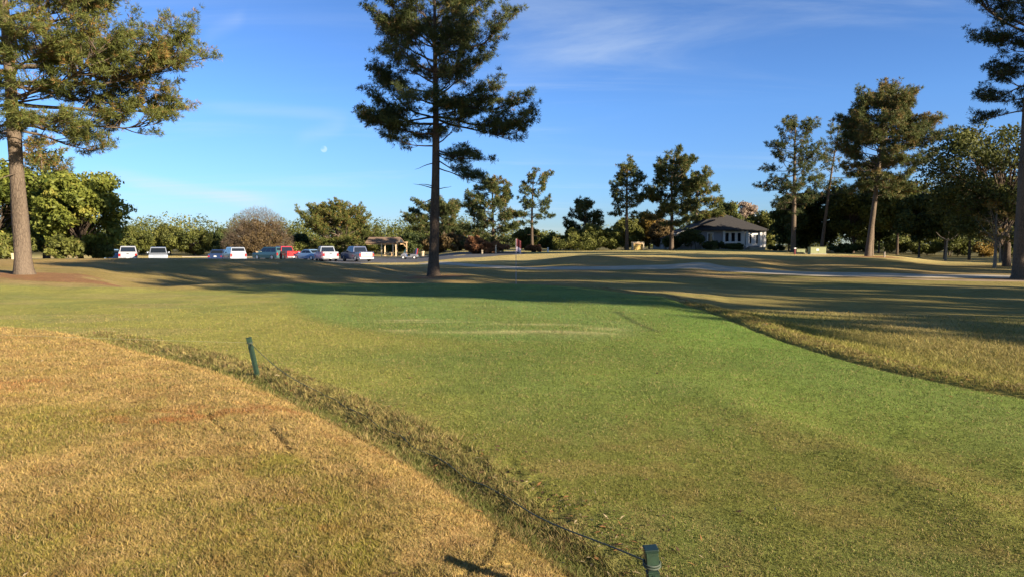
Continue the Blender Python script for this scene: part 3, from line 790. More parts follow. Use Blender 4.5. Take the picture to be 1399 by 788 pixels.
# --- pines along the far side
far_kw = dict(dens=.85, tuft=.46, K=9, nw=.040)
px_pine(674, 105, 244, [(338, 640, 702), (320, 636, 704), (300, 634, 708), (282, 638, 703), (265, 648, 696), (250, 662, 686)], 'bushy pine behind the flag, full crown down to the shrubs', 2.2, 41, nlimb=44, **far_kw)
px_pine(727, 106, 237, [(312, 706, 738), (302, 703, 753), (290, 703, 752), (276, 708, 748), (262, 714, 757), (250, 716, 757), (240, 720, 750)], 'slim open pine with layered boughs right of the flag', 2.2, 42, nlimb=28, dens=.75, tuft=.44, K=9, nw=.040, wmat='bark_dark', crown_tone=-.08)
px_pine(799, 112, 276, [(328, 774, 822), (312, 773, 820), (298, 776, 820), (286, 784, 812), (279, 790, 808)], 'short round-topped pine rising out of the dark thicket', 2.6, 43, nlimb=32, **far_kw)
px_pine(856, 107, 225, [(298, 836, 876), (280, 836, 882), (262, 834, 884), (245, 837, 882), (232, 842, 876)], 'straight pine with pale lower trunk beside the small timber enclosure', 2.6, 44, nlimb=36, dens=.75, tuft=.44, K=9, nw=.040)
px_pine(917, 104, 217, [(312, 905, 940), (298, 893, 945), (280, 888, 950), (262, 884, 955), (248, 884, 960), (232, 890, 955), (222, 902, 938)], 'broad dark pine of flat layered boughs left of the house', 2.8, 45, nlimb=42, dens=.9, tuft=.46, K=9, nw=.042, crown_tone=-.1, lmat='pine', wmat='bark_dark')
px_pine(950, 118, 234, [(310, 932, 985), (292, 936, 984), (272, 934, 982), (256, 938, 976), (242, 942, 966)], 'lighter pine crown just behind the broad dark pine', 3, 46, nlimb=34, crown_tone=.05, lmat='pine_warm', **far_kw)
px_pine(1083, 92, 165, [(292, 1060, 1105), (275, 1038, 1112), (255, 1034, 1120), (235, 1040, 1124), (212, 1052, 1124), (190, 1056, 1124), (174, 1070, 1112)], 'dark irregular pine right of the house, grey trunk behind the green cabinets', 3.4, 47, nlimb=46, dens=.75, tuft=.38, K=10, nw=.028, crown_tone=-.12)
px_pine(1121, 94, 170, [(272, 1112, 1165), (252, 1118, 1168), (230, 1120, 1165), (205, 1116, 1166), (188, 1120, 1160), (176, 1128, 1150)], 'leaning thin pine between the dark irregular pine and the big umbrella-topped one', 2.4, 48, topx=1140, nlimb=34, dens=.6, tuft=.38, K=10, nw=.028)
px_pine(1185, 72, 138, [(262, 1165, 1240), (242, 1160, 1250), (222, 1152, 1262), (200, 1142, 1268), (180, 1140, 1266), (162, 1146, 1260), (148, 1160, 1250), (141, 1180, 1235)], 'tallest umbrella-topped pine on the right standing in red straw', 4.0, 49, topx=1203, nlimb=70, dens=1.0, tuft=.34, K=11, nw=.022, crown_tone=.14, flare=1.2, lmat='pine', dead=2)
px_pine(1190, 76, 215, [(262, 1172, 1215), (240, 1170, 1215), (225, 1180, 1205)], 'second slim trunk just behind the umbrella-topped pine', 2.4, 50, topx=1194, nlimb=16, dens=.6, tuft=.34, K=9, nw=.024)
px_pine(606, 132, 276, [(330, 575, 640), (318, 560, 640), (304, 556, 638), (290, 562, 632), (281, 588, 622)], 'hazy green pine half hidden behind the bare tall trunk', 3, 51, nlimb=36, **far_kw)
px_pine(470, 128, 283, [(342, 402, 510), (325, 405, 508), (308, 410, 500), (295, 424, 486), (287, 440, 474)], 'wide bushy pine behind the parked pickups', 3.6, 52, nlimb=60, topx=452, lmat='pine_warm', dens=.8, tuft=.40, K=10, nw=.034)
px_pine(492, 140, 306, [(342, 470, 512), (325, 472, 508), (312, 480, 502)], 'small dark pine left of the shelter roof', 2.5, 53, nlimb=30, **far_kw)
px_pine(62, 62, 190, [(270, 30, 92), (245, 35, 100), (222, 40, 100), (205, 48, 92), (195, 55, 80)], 'yellowing treetop above the left evergreen mass', 2.6, 54, nlimb=30, lmat='pine_warm', dens=.7, tuft=.34, K=9, nw=.024, crown_tone=.2)

# --- broadleaf trees
px_broad(50, 172, 58, 226, 'large glossy green evergreen tree right of the left pine trunk', 61, lmat='broad', trunk=.05, nl=74, per=300, leaf=.16, lump=.20, tr=.03, tone0=.52, gap=.2)
px_broad(-80, 70, 60, 214, 'big green tree behind the left pine trunk at the picture edge', 62, lmat='broad', trunk=.05, nl=66, per=300, leaf=.16, lump=.20, tr=.03, tone0=.48, gap=.2)
px_broad(20, 110, 64, 205, 'darker tree filling the gap between the two left green trees', 63, lmat='broad_dark', trunk=.05, nl=46, per=300, leaf=.15, lump=.24, tr=.03)
px_broad(306, 402, 124, 279, 'round dome-shaped tree of brown leaves and bare twigs on a pale trunk', 64, lmat='brown', wmat='bark', trunk=.12, nl=200, per=150, leaf=.15, lump=.13, tr=.022, shape='dome', twiggy=True, gap=.08, depth=1.0, tone0=.4)
px_broad(1262, 1440, 60, 158, 'spreading olive-leaved tree left of the right edge trunk', 65, lmat='olive', wmat='bark_dark', trunk=.14, nl=120, per=230, leaf=.13, lump=.18, tr=.022, gap=.30, cxp=1375, tone0=.14, depth=.7)
px_broad(1318, 1400, 57, 262, 'yellow-tinged young tree in front of the dark right woodland', 66, lmat='gold', wmat='bark_pale', trunk=.22, nl=34, per=110, leaf=.10, lump=.22, tr=.02, gap=.5, tone0=.15)
row = [ # x0,x1,d,top,mat,label
 (150, 215, 136, 309, 'hedge', 'green thicket tree above the white pickup and silver minivan'),
 (205, 262, 140, 305, 'olive', 'olive and amber thicket tree right of the silver minivan'),
 (228, 305, 130, 314, 'hedge', 'wide low green tree left of the brown dome tree'),
 (285, 325, 142, 314, 'broad_dark', 'dark low tree tucked left of the brown dome tree'),
 (392, 425, 138, 318, 'broad_dark', 'dark low tree between the brown dome tree and the bushy pine'),
 (510, 560, 165, 322, 'hedge', 'low green treetop seen over the shelter roof'),
 (540, 580, 150, 316, 'broad_dark', 'dark round tree right of the shelter gable'),
 (578, 612, 128, 322, 'brown', 'brown-leaved shrub tree just left of the bare tall trunk'),
 (596, 640, 126, 320, 'brown', 'russet shrub tree just right of the bare tall trunk'),
 (636, 662, 100, 322, 'rust', 'reddish shrub under the bushy pine'),
 (700, 742, 122, 312, 'olive', 'pale olive tree behind the slim open pine'),
 (735, 775, 112, 319, 'broad_dark', 'dark rounded tree at the left end of the far thicket'),
 (765, 800, 108, 312, 'hedge', 'green conical tree second from the left in the far thicket'),
 (792, 826, 107, 308, 'hedge', 'full green tree in the middle of the far thicket'),
 (820, 850, 108, 312, 'hedge', 'green tree at the right end of the far thicket'),
 (838, 878, 120, 292, 'olive', 'olive treetop behind the straight pale-trunked pine'),
 (868, 905, 122, 286, 'gold', 'golden autumn tree left of the house'),
 (885, 920, 116, 300, 'brown', 'rust-brown tree touching the low end of the house roof'),
 (950, 992, 128, 282, 'olive', 'mustard-tinted tree behind the house roof, left'),
 (975, 1012, 140, 270, 'pine_warm', 'round green treetop above the house ridge'),
 (1003, 1032, 150, 270, 'blush', 'pale pinkish bare-topped tree above the house roof'),
 (1015, 1062, 118, 288, 'hedge', 'green tree against the right end of the house'),
]
for i, (x0, x1, d, top, mt, lab) in enumerate(row):
    px_broad(x0, x1, d, top, lab, 200 + i, lmat=mt, trunk=.04, nl=52, per=300, leaf=.17, lump=.27, tr=.025, tone0=.42, depth=.9,
             kind='broadleaf_tree', shape='cone' if 'conical' in lab else 'round', gap=.12)
wood = [ # right-hand shaded wood: x0,x1,d,top,trunk
 (1062, 1092, 100, 262, .05, 'broad_dark', 'shaded evergreen between house and dark irregular pine'),
 (1070, 1116, 104, 258, .05, 'hedge', 'shaded tree behind the trunk of the dark irregular pine'),
 (1100, 1150, 102, 250, .10, 'broad_dark', 'shaded tree behind the leaning thin pine'),
 (1140, 1190, 96, 244, .12, 'hedge', 'shaded tree left of the umbrella-topped pine trunk'),
 (1172, 1228, 98, 250, .14, 'broad_dark', 'dark tree directly behind the umbrella-topped pine'),
 (1200, 1250, 88, 240, .22, 'hedge', 'dark woodland tree right of the umbrella-topped pine'),
 (1228, 1282, 84, 262, .24, 'broad_dark', 'dark woodland tree with a straight black stem under the sky gap'),
 (1262, 1318, 82, 255, .24, 'broad_dark', 'dark woodland tree beside the slanting pale stem'),
 (1295, 1352, 80, 246, .22, 'hedge', 'dark woodland tree with a thick stem in front of sunny shrubs'),
 (1335, 1400, 78, 240, .20, 'broad_dark', 'dark woodland tree second from the right edge'),
 (1375, 1450, 76, 236, .20, 'broad_dark', 'dark woodland tree behind the right edge trunk'),
 (1150, 1210, 116, 258, .05, 'broad_dark', 'rear woodland tree behind the umbrella-topped pine trunk'),
 (1262, 1330, 112, 268, .05, 'hedge', 'rear woodland tree under the sky gap'),
 (1196, 1262, 114, 262, .05, 'hedge', 'rear woodland tree right of the umbrella-topped pine'),
]
for i, (x0, x1, d, top, tk, mt, lab) in enumerate(wood):
    px_broad(x0 - 8, x1 + 8, d, top, lab, 300 + i, lmat=mt, trunk=tk, nl=60, per=220, leaf=.19, lump=.25, tr=.015, tone0=.35, depth=1.0, gap=.1, group='trees of the shaded wood on the right')
# slanting pale stem
def stem(px0, px1, d, top, r, label):
    wd = Wood(); s = d / F; x = (px0 - CX) * s; z = gz(x, d)
    H = at(px0, top, d)[2] - z; dx = (px1 - px0) * s
    wd.tube([(0, 0, -.2), (dx * .3, 0, H * .33), (dx * .7, .1, H * .7), (dx, 0, H)], [r * 1.3, r, r * .8, r * .6], 7)
    for k in range(4):
        a = k * 2.1; wd.tube([(dx * .8, 0, H * .8), (dx * .8 + math.cos(a) * .8, math.sin(a) * .8, H * .95), (dx * .8 + math.cos(a) * 1.3, math.sin(a) * 1.3, H * 1.15)], [.05, .035, .01], 4)
    tag(link('tree_stem', wd.mesh('tree_stem'), M['bark_pale'], None, (x, d, z)), label, 'tree')
stem(1291, 1294.5, 76, 322, .11, 'slanting pale bare stem standing at the dark wood edge')
stem(1366, 1364, 72, 312, .09, 'thin pale upright stem left of the thick trunk at the right edge')

# shrubs below
shr = [
 (904, 932, 110.5, 321, 'broad_dark', 'dark shrub in front of the low left wing of the house'),
 (1205, 1245, 108, 322, 'hedge', 'sunny shrub seen under the wood, first from the left'),
 (1240, 1290, 106, 326, 'hedge', 'sunny green shrub between two black stems'),
 (1285, 1335, 104, 324, 'hedge', 'sunny green shrub behind the slanting stem'),
 (1330, 1362, 100, 330, 'gold', 'small orange-yellow shrub near the right edge'),
 (1350, 1420, 102, 322, 'hedge', 'sunny green shrub behind the right edge trunk'),
 (924, 964, 109.4, 313, 'broad_dark', 'large dark shrub against the left of the house front'),
 (955, 990, 108.6, 330, 'broad_dark', 'low dark shrub below the house door'),
 (984, 1020, 108.6, 333, 'broad_dark', 'clipped low shrub under the tall white windows'),
 (1046, 1074, 109, 335, 'broad_dark', 'dark shrub off the right corner of the house'),
 (640, 700, 98, 331, 'rust', 'low reddish brush below the bushy pine'),
 (716, 742, 100, 335, 'rust', 'low reddish brush at the foot of the slim pine'),
 (-30, 60, 56, 322, 'hedge', 'low green bushes behind the left pine trunk'),
 (55, 120, 55, 322, 'hedge', 'low sunlit bush right of the left pine trunk'),
 (108, 156, 58, 325, 'hedge', 'low bush left of the white pickup'),
 (290, 345, 127, 333, 'hedge', 'scrubby bush behind the pale silver wagon'),
 (385, 430, 126, 332, 'hedge', 'scrubby bush behind the red pickup'),
 (500, 560, 155, 333, 'hedge', 'scrub seen through the shelter posts'),
 (740, 850, 105, 322, 'hedge', 'continuous clipped hedge at the foot of the far thicket'),
 (1160, 1210, 112, 326, 'broad_dark', 'dark low bush left of the sunny shrubs'),
 (1128, 1172, 90, 334, 'broad_dark', 'dark low bush right of the large green cabinet'),
]
for i, (x0, x1, d, top, mt, lab) in enumerate(shr):
    px_broad(x0, x1, d, top, lab, 400 + i, lmat=mt, trunk=.03, nl=26, per=170, leaf=.14, lump=.36, tr=.02, tone0=.45, depth=.55, kind='shrub', cat='shrub', gap=.05, stems=2)

# far wood that closes the horizon all round: a mass nobody could count
def far_mass():
    rng = np.random.default_rng(5); pos = []; nr = []; tn = []
    for k in range(1500):
        a = rng.uniform(-math.pi, math.pi)
        fwd = abs(a) < .75
        rr_ = rng.uniform(185, 240)
        cx, cy = math.sin(a) * rr_, math.cos(a) * rr_
        hh = rng.uniform(5.5, 9.5) * (1.6 if (a > .45) else 1) 
        if -.06 < a < .12: hh *= .75
        m = 420 if fwd else 70; v = rng.normal(size=(m, 3)); v /= np.linalg.norm(v, axis=1)[:, None]
        p = np.array([cx, cy, hh * .5 + .4]) + v * np.array([3.4, 3.4, hh * .55]) * (rng.uniform(.5, 1.05, m) ** .6)[:, None]
        pos.append(p); nr.append(v); tn.append(np.clip(rng.normal(.4, .15) + rng.normal(0, .14, m), 0, 1))
    pos = np.concatenate(pos); nr = np.concatenate(nr); tn = np.concatenate(tn)
    V, Fc, T = leaves(pos, nr, rng.uniform(.16, .38, len(pos)), tn, rng)
    me = mesh_np('far_wood', V, Fc, {'tone': ('FLOAT', T)})
    tag(link('far_wood', me, M['hedge']), 'far band of mixed woodland closing the horizon behind everything', 'woodland', kind='stuff')
far_mass()

# tall pines to the right of and behind the viewpoint: their long shadows lie on the turf
ta = make_pine_meshes(901, 24, .30, [(12, 3.0, 3.0), (15, 4.6, 4.4), (18, 5.0, 4.8), (21, 4.0, 4.0), (23.5, 1.4, 1.4)], nlimb=46, dens=.66, tuft=.6, K=8, nw=.055)
tb = make_pine_meshes(902, 20, .27, [(9, 2.8, 3.4), (12, 4.4, 4.0), (15, 4.8, 4.4), (18, 3.4, 3.6), (19.6, 1.2, 1.2)], nlimb=42, dens=.66, tuft=.6, K=8, nw=.055)
OFF = []
rd_ = random.Random(12)
def stand(p0, p1, step, a, ja, s=1.0):
    p = p0
    while p < p1:
        aa = a + rd_.uniform(-ja, ja)
        OFF.append((-.821 * aa + .571 * p, .571 * aa + .821 * p, rd_.randrange(2), s * rd_.uniform(.92, 1.08)))
        p += step * rd_.uniform(.8, 1.2)
def aend(p): return float(np.interp(p, [18, 40, 45, 57, 60, 69, 76, 84], [-14, -20, -31, -37, -48, -62, -72, -80]))
def front(p0, p1, step, ja):
    p = p0
    while p < p1:
        stand(p, p + .1, 9, aend(p), ja); p += step * rd_.uniform(.85, 1.15)
front(20.6, 46, 4.3, 2.0)
front(48, 88, 7.0, 2.5)
stand(22.0, 44, 7.5, -45, 3)
stand(37, 60, 12.0, -30, 4)
stand(90, 122, 6.0, -72, 4)
stand(103, 120, 3.8, -9, 1.2, .8)
for i, (x, y, v, s) in enumerate(OFF):
    w, l = (ta, tb)[v][:2]
    put_tree('pine_tree', (x, y, gz(x, y)), w, l, 'bark', 'pine', 'tall pine outside the right edge, in the stand shading the course', 'pine tree', 'tall pines outside the right edge', rz=i * 1.3, sc=s)
# ------------------------------------------------------------------ solid helpers
def bm_box(bm, x0, x1, y0, y1, z0, z1):
    v = [bm.verts.new(p) for p in [(x0, y0, z0), (x1, y0, z0), (x1, y1, z0), (x0, y1, z0), (x0, y0, z1), (x1, y0, z1), (x1, y1, z1), (x0, y1, z1)]]
    for f in [(0, 3, 2, 1), (4, 5, 6, 7), (0, 1, 5, 4), (1, 2, 6, 5), (2, 3, 7, 6), (3, 0, 4, 7)]: bm.faces.new([v[i] for i in f])
    return v
def box(name, b, mat, parent=None, bev=0.0, loc=None, rot=None):
    bm = bmesh.new(); bm_box(bm, *b)
    if bev: bmesh.ops.bevel(bm, geom=list(bm.edges), offset=bev, segments=2, affect='EDGES', profile=.6)
    o = from_bm(name, bm, mat, parent, loc)
    if rot: o.rotation_euler = rot
    return o
def boxes(name, bs, mat, parent=None):
    bm = bmesh.new()
    for b in bs: bm_box(bm, *b)
    return from_bm(name, bm, mat, parent)
def bm_prism(bm, prof, y0, y1, in0=0.0, zt=None):
    """side outline prof [(x,z)] carried across the width; points above zt are drawn in by in0"""
    def ring(y, sg):
        out = []
        zmax = max(p[1] for p in prof)
        for x, z in prof:
            k = 0 if zt is None else max(0, (z - zt) / (zmax - zt + 1e-6)) * in0
            out.append(bm.verts.new((x, y + sg * k, z)))
        return out
    a, b = ring(y0, 1), ring(y1, -1)
    n = len(prof)
    bm.faces.new(a[::-1]); bm.faces.new(b)
    for i in range(n): bm.faces.new([a[i], a[(i + 1) % n], b[(i + 1) % n], b[i]])
def prism(name, prof, y0, y1, mat, parent, in0=0.0, zt=None, bev=0.0):
    bm = bmesh.new(); bm_prism(bm, prof, y0, y1, in0, zt)
    if bev:
        es = [e for e in bm.edges if e.calc_face_angle(0) > .5]
        bmesh.ops.bevel(bm, geom=es, offset=bev, segments=2, affect='EDGES', clamp_overlap=True)
    return from_bm(name, bm, mat, parent, smooth=False)
def cyl(name, r, h, mat, parent=None, loc=(0, 0, 0), rot=(0, 0, 0), seg=16, r2=None, bev=.0):
    bm = bmesh.new(); bmesh.ops.create_cone(bm, cap_ends=True, segments=seg, radius1=r, radius2=r if r2 is None else r2, depth=h)
    if bev: bmesh.ops.bevel(bm, geom=[e for e in bm.edges if len(e.link_faces) == 2 and e.calc_face_angle(0) > 1], offset=bev, segments=2, affect='EDGES')
    o = from_bm(name, bm, mat, parent, loc); o.rotation_euler = rot
    return o
def quad(name, pts, mat, parent, thick=.012):
    bm = bmesh.new(); v = [bm.verts.new(p) for p in pts]; f = bm.faces.new(v); bm.normal_update()
    n = f.normal.copy(); w = [bm.verts.new(Vector(p) + n * thick) for p in pts]
    bm.faces.new(w[::-1]); k = len(v)
    for i in range(k): bm.faces.new([v[i], v[(i + 1) % k], w[(i + 1) % k], w[i]])
    return from_bm(name, bm, mat, parent)

# ------------------------------------------------------------------ vehicles (front = +x)
def arc(cx, r, z0, n=7):
    return [(cx + r * math.cos(a), z0 + r * math.sin(a)) for a in np.linspace(math.pi, 0, n)][::-1]
def vehicle(kind, paintm, px, d, yaw, label, cat, z=None, sink=0.0, scale=1.0):
    W = {'pickup': 1.98, 'wagon': 1.90, 'minivan': 1.96, 'sedan': 1.80}[kind]
    L = {'pickup': 5.5, 'wagon': 4.75, 'minivan': 5.0, 'sedan': 4.6}[kind]
    x = (px - CX) / F * d
    e = empty('parked_' + kind, (x, d, (gz(x, d) + .045 if z is None else z)), R(yaw)); e.scale = (scale,) * 3
    tag(e, label, cat, 'vehicles parked along the car park')
    hw = W / 2; xr, xf = -L / 2, L / 2
    wr = .37 if kind in ('pickup', 'wagon') else .33
    axf, axr = xf - .92, xr + (1.15 if kind == 'pickup' else .95)
    zb = wr * .72
    belt = {'pickup': 1.12, 'wagon': 1.05, 'minivan': 1.05, 'sedan': .92}[kind]
    hood = {'pickup': 1.10, 'wagon': 1.0, 'minivan': .98, 'sedan': .86}[kind]
    top = {'pickup': 1.86, 'wagon': 1.76, 'minivan': 1.78, 'sedan': 1.45}[kind]
    # lower body with wheel openings
    P = [(xr, zb + .12), (xr + .05, zb)] 
    P += [(a, b) for a, b in reversed(arc(axr, wr * 1.16, zb))]
    P += [(a, b) for a, b in reversed(arc(axf, wr * 1.16, zb))]
    P += [(xf - .06, zb), (xf, zb + .15), (xf - .02, hood - .22), (xf - .12, hood - .06), (xf - 1.15, hood + .03)]
    if kind == 'sedan': P += [(xf - 1.5, belt), (xr + .95, belt), (xr + .08, belt - .02), (xr, belt - .12)]
    elif kind == 'pickup': P += [(xf - 1.4, belt), (xr + 2.0, belt), (xr + 1.98, belt), (xr + .02, belt), (xr, belt - .03)]
    else: P += [(xf - 1.3, belt), (xr + .05, belt), (xr, belt - .12)]
    prism('body', P, -hw, hw, paintm, e, in0=.05, zt=belt - .3, bev=.035)
    # cabin
    if kind == 'pickup': cx0, cx1, tx0, tx1 = xr + 1.75, xf - 1.35, xr + 1.95, xf - 2.05
    elif kind == 'wagon': cx0, cx1, tx0, tx1 = xr + .03, xf - 1.25, xr + .28, xf - 2.0
    elif kind == 'minivan': cx0, cx1, tx0, tx1 = xr + .03, xf - .75, xr + .30, xf - 1.75
    else: cx0, cx1, tx0, tx1 = xr + .75, xf - 1.35, xr + 1.45, xf - 2.1
    inn = .17
    C = [(cx0, belt - .03), (cx1, belt - .03), (tx1, top - .05), (tx1 - .25, top), (tx0 + .2, top), (tx0, top - .06)]
    prism('cabin', C, -hw + .05, hw - .05, paintm, e, in0=inn, zt=belt - .03, bev=.03)
    def ypos(z): return hw - .05 - inn * (z - belt + .03) / (top - belt + .03)
    z0, z1 = belt + .05, top - .14
    def xs(a, b, z): return a + (b - a) * (z - belt + .03) / (top - .05 - belt + .03)
    # rear and front glass
    for nm, a, b, sg in (('rear_window', cx0, tx0, -1), ('windshield', cx1, tx1, 1)):
        za = z0 + (.18 if (nm == 'rear_window' and kind in ('wagon', 'minivan')) else 0)
        pts = [(xs(a, b, za) + sg * .004, -ypos(za) + .10, za), (xs(a, b, za) + sg * .004, ypos(za) - .10, za), (xs(a, b, z1) + sg * .004, ypos(z1) - .08, z1), (xs(a, b, z1) + sg * .004, -ypos(z1) + .08, z1)]
        if sg > 0: pts = pts
        else: pts = pts[::-1]
        quad(nm, pts, M['glass'], e, .016)
    # side glass in panels
    nwin = {'pickup': 2, 'wagon': 3, 'minivan': 3, 'sedan': 2}[kind]
    for sg in (-1, 1):
        for k in range(nwin):
            a0 = k / nwin + .02; a1 = (k + 1) / nwin - .02
            def X(t, z): lo, hi = xs(cx0, tx0, z) + .16, xs(cx1, tx1, z) - .14; return lo + (hi - lo) * t
            pts = [(X(a0, z0), sg * (ypos(z0) - .002), z0), (X(a1, z0), sg * (ypos(z0) - .002), z0), (X(a1, z1), sg * (ypos(z1) - .002), z1), (X(a0, z1), sg * (ypos(z1) - .002), z1)]
            if sg > 0: pts = pts[::-1]
            quad('side_window', pts, M['glass'], e, .014)
        b = box('mirror', (cx1 - .25, cx1 - .05, sg * (hw + .02) if sg > 0 else -hw - .18, hw + .18 if sg > 0 else -hw - .02, belt + .02, belt + .2), paintm if kind != 'pickup' else M['black'], e, .03)
        lz = belt - .42 if kind != 'pickup' else belt - .5
        y0, y1 = (hw - .24, hw - .03) if sg > 0 else (-hw + .03, -hw + .24)
        box('tail_light', (xr - .02, xr + .06, y0, y1, lz, lz + (.34 if kind != 'sedan' else .16)), M['lampred'], e, .012)
        box('headlight', (xf - .09, xf + .015, y0 - (.15 if sg > 0 else 0), y1 + (.15 if sg < 0 else 0), hood - .32, hood - .16), M['lampw'], e, .012)
        for ax in (axr, axf):
            w = empty('wheel', (ax, sg * (hw - .13), wr)); w.parent = e
            cyl('tyre', wr, .24, M['rubber'], w, rot=(R(90), 0, 0), seg=24, bev=.03)
            cyl('rim', wr * .62, .02, M['rim'], w, loc=(0, sg * .118, 0), rot=(R(90), 0, 0), seg=16, bev=.006)
    box('bumper', (xr - .07, xr + .05, -hw + .06, hw - .06, zb + .02, zb + .24), M['chrome'] if kind == 'pickup' else paintm, e, .03)
    box('bumper', (xf - .05, xf + .06, -hw + .06, hw - .06, zb + .02, zb + .24), M['black'], e, .03)
    box('number_plate', (xr - .085, xr - .072, -.16, .16, zb + .08, zb + .22) if kind == 'pickup' else (xr - .02, xr - .004, -.16, .16, belt - .4, belt - .26), M['plate'], e)
    if kind == 'pickup':
        # load bed sunk behind the cab
        boxes('bed_liner', [(xr + .10, xr + 1.72, -hw + .12, hw - .12, belt + .003, belt + .012)], M['black'], e)
        boxes('bed_rail', [(xr + .02, xr + 1.75, -hw + .05, -hw + .12, belt, belt + .06), (xr + .02, xr + 1.75, hw - .12, hw - .05, belt, belt + .06), (xr, xr + .08, -hw + .12, hw - .12, belt, belt + .06)], paintm, e)
        box('tailgate', (xr - .025, xr - .004, -hw + .26, hw - .26, belt - .52, belt - .02), paintm, e, .008)
        box('tailgate_handle', (xr - .04, xr - .026, -.12, .12, belt - .2, belt - .12), M['black'], e)
    return e
vehicle('sedan', M['p_blue'], 154, 89, 118, 'pale blue car half hidden left of the white pickup', 'car')
vehicle('pickup', M['p_white'], 176, 86, 117, 'white pickup truck seen from behind, leftmost big vehicle', 'pickup truck')
vehicle('minivan', M['p_silver'], 217, 82, -64, 'silver minivan with wide sloping window beside the white pickup', 'minivan')
vehicle('sedan', M['p_navy'], 300, 92, 100, 'dark small car mostly hidden left of the pale silver wagon', 'car')
vehicle('wagon', M['p_silver'], 320, 86, 124, 'pale silver wagon seen from behind in front of the brown dome tree', 'sport utility vehicle')
vehicle('wagon', M['p_teal'], 369, 96, 150, 'dark teal wagon just left of the red pickup', 'sport utility vehicle')
vehicle('pickup', M['p_red'], 388, 96, 136, 'red pickup truck right of the pale tree trunk', 'pickup truck')
vehicle('sedan', M['p_blue'], 422, 94, 150, 'light blue car in front of the silver pickup', 'car')
vehicle('pickup', M['p_silver'], 446, 90, 116, 'silver pickup truck with a bright sunlit tailgate', 'pickup truck')
vehicle('pickup', M['p_navy'], 488, 88, 127, 'dark blue pickup truck with sunlit-coloured tailgate at the right end of the row', 'pickup truck')
for o in list(bpy.data.objects):
    if o.name.startswith('tailgate') and 'handle' not in o.name and o.parent and o.parent.get('label', '').startswith('dark blue pickup'):
        o.data.materials.clear(); o.data.materials.append(M['p_cream']); o['label'] = 'pale champagne tailgate'  # sunlight put into the tailgate colour; the truck itself is blue

def golf_cart(px, d, yaw):
    x = (px - CX) / F * d
    e = empty('golf_cart', (x, d, gz(x, d) + .05), R(yaw)); tag(e, 'grey open golf cart beside the bare tall trunk on the asphalt', 'golf cart')
    prism('body', [(-1.15, .32), (-.98, .24), (.25, .24), (.55, .26), (1.05, .28), (1.18, .42), (1.12, .62), (.78, .86), (.62, .86), (.42, .36), (-.15, .36), (-.22, .66), (-.95, .70), (-1.12, .56)], -.56, .56, M['p_grey'], e, bev=.04)
    box('seat', (-.62, -.12, -.50, .50, .68, .80), M['black'], e, .04)
    box('backrest', (-.74, -.64, -.50, .50, .84, 1.16), M['black'], e, .04)
    quad('windshield', [(.80, -.5, .88), (.80, .5, .88), (.52, .48, 1.42), (.52, -.48, 1.42)], M['p_teal'], e, .01)
    b = empty('golf_bag', (-.98, .1, .72)); b.parent = e
    cyl('bag_tube', .14, .8, M['p_navy'], b, (0, .1, .38), (0, R(-10), 0)); cyl('bag_tube', .14, .8, M['p_red'], b, (0, -.32, .38), (0, R(-10), 0))
    cyl('steering_wheel', .17, .03, M['black'], e, (.38, .26, .98), (0, R(-50), 0))
    cyl('steering_column', .02, .5, M['black'], e, (.5, .26, .8), (0, R(-35), 0), 8)
    for ax in (-.80, .82):
        for sg in (-1, 1):
            w = empty('wheel', (ax, sg * .52, .24)); w.parent = e
            cyl('tyre', .24, .2, M['rubber'], w, rot=(R(90), 0, 0), seg=20, bev=.03); cyl('rim', .13, .02, M['white'], w, (0, sg * .1, 0), (R(90), 0, 0), 14)
golf_cart(560, 101, 174)

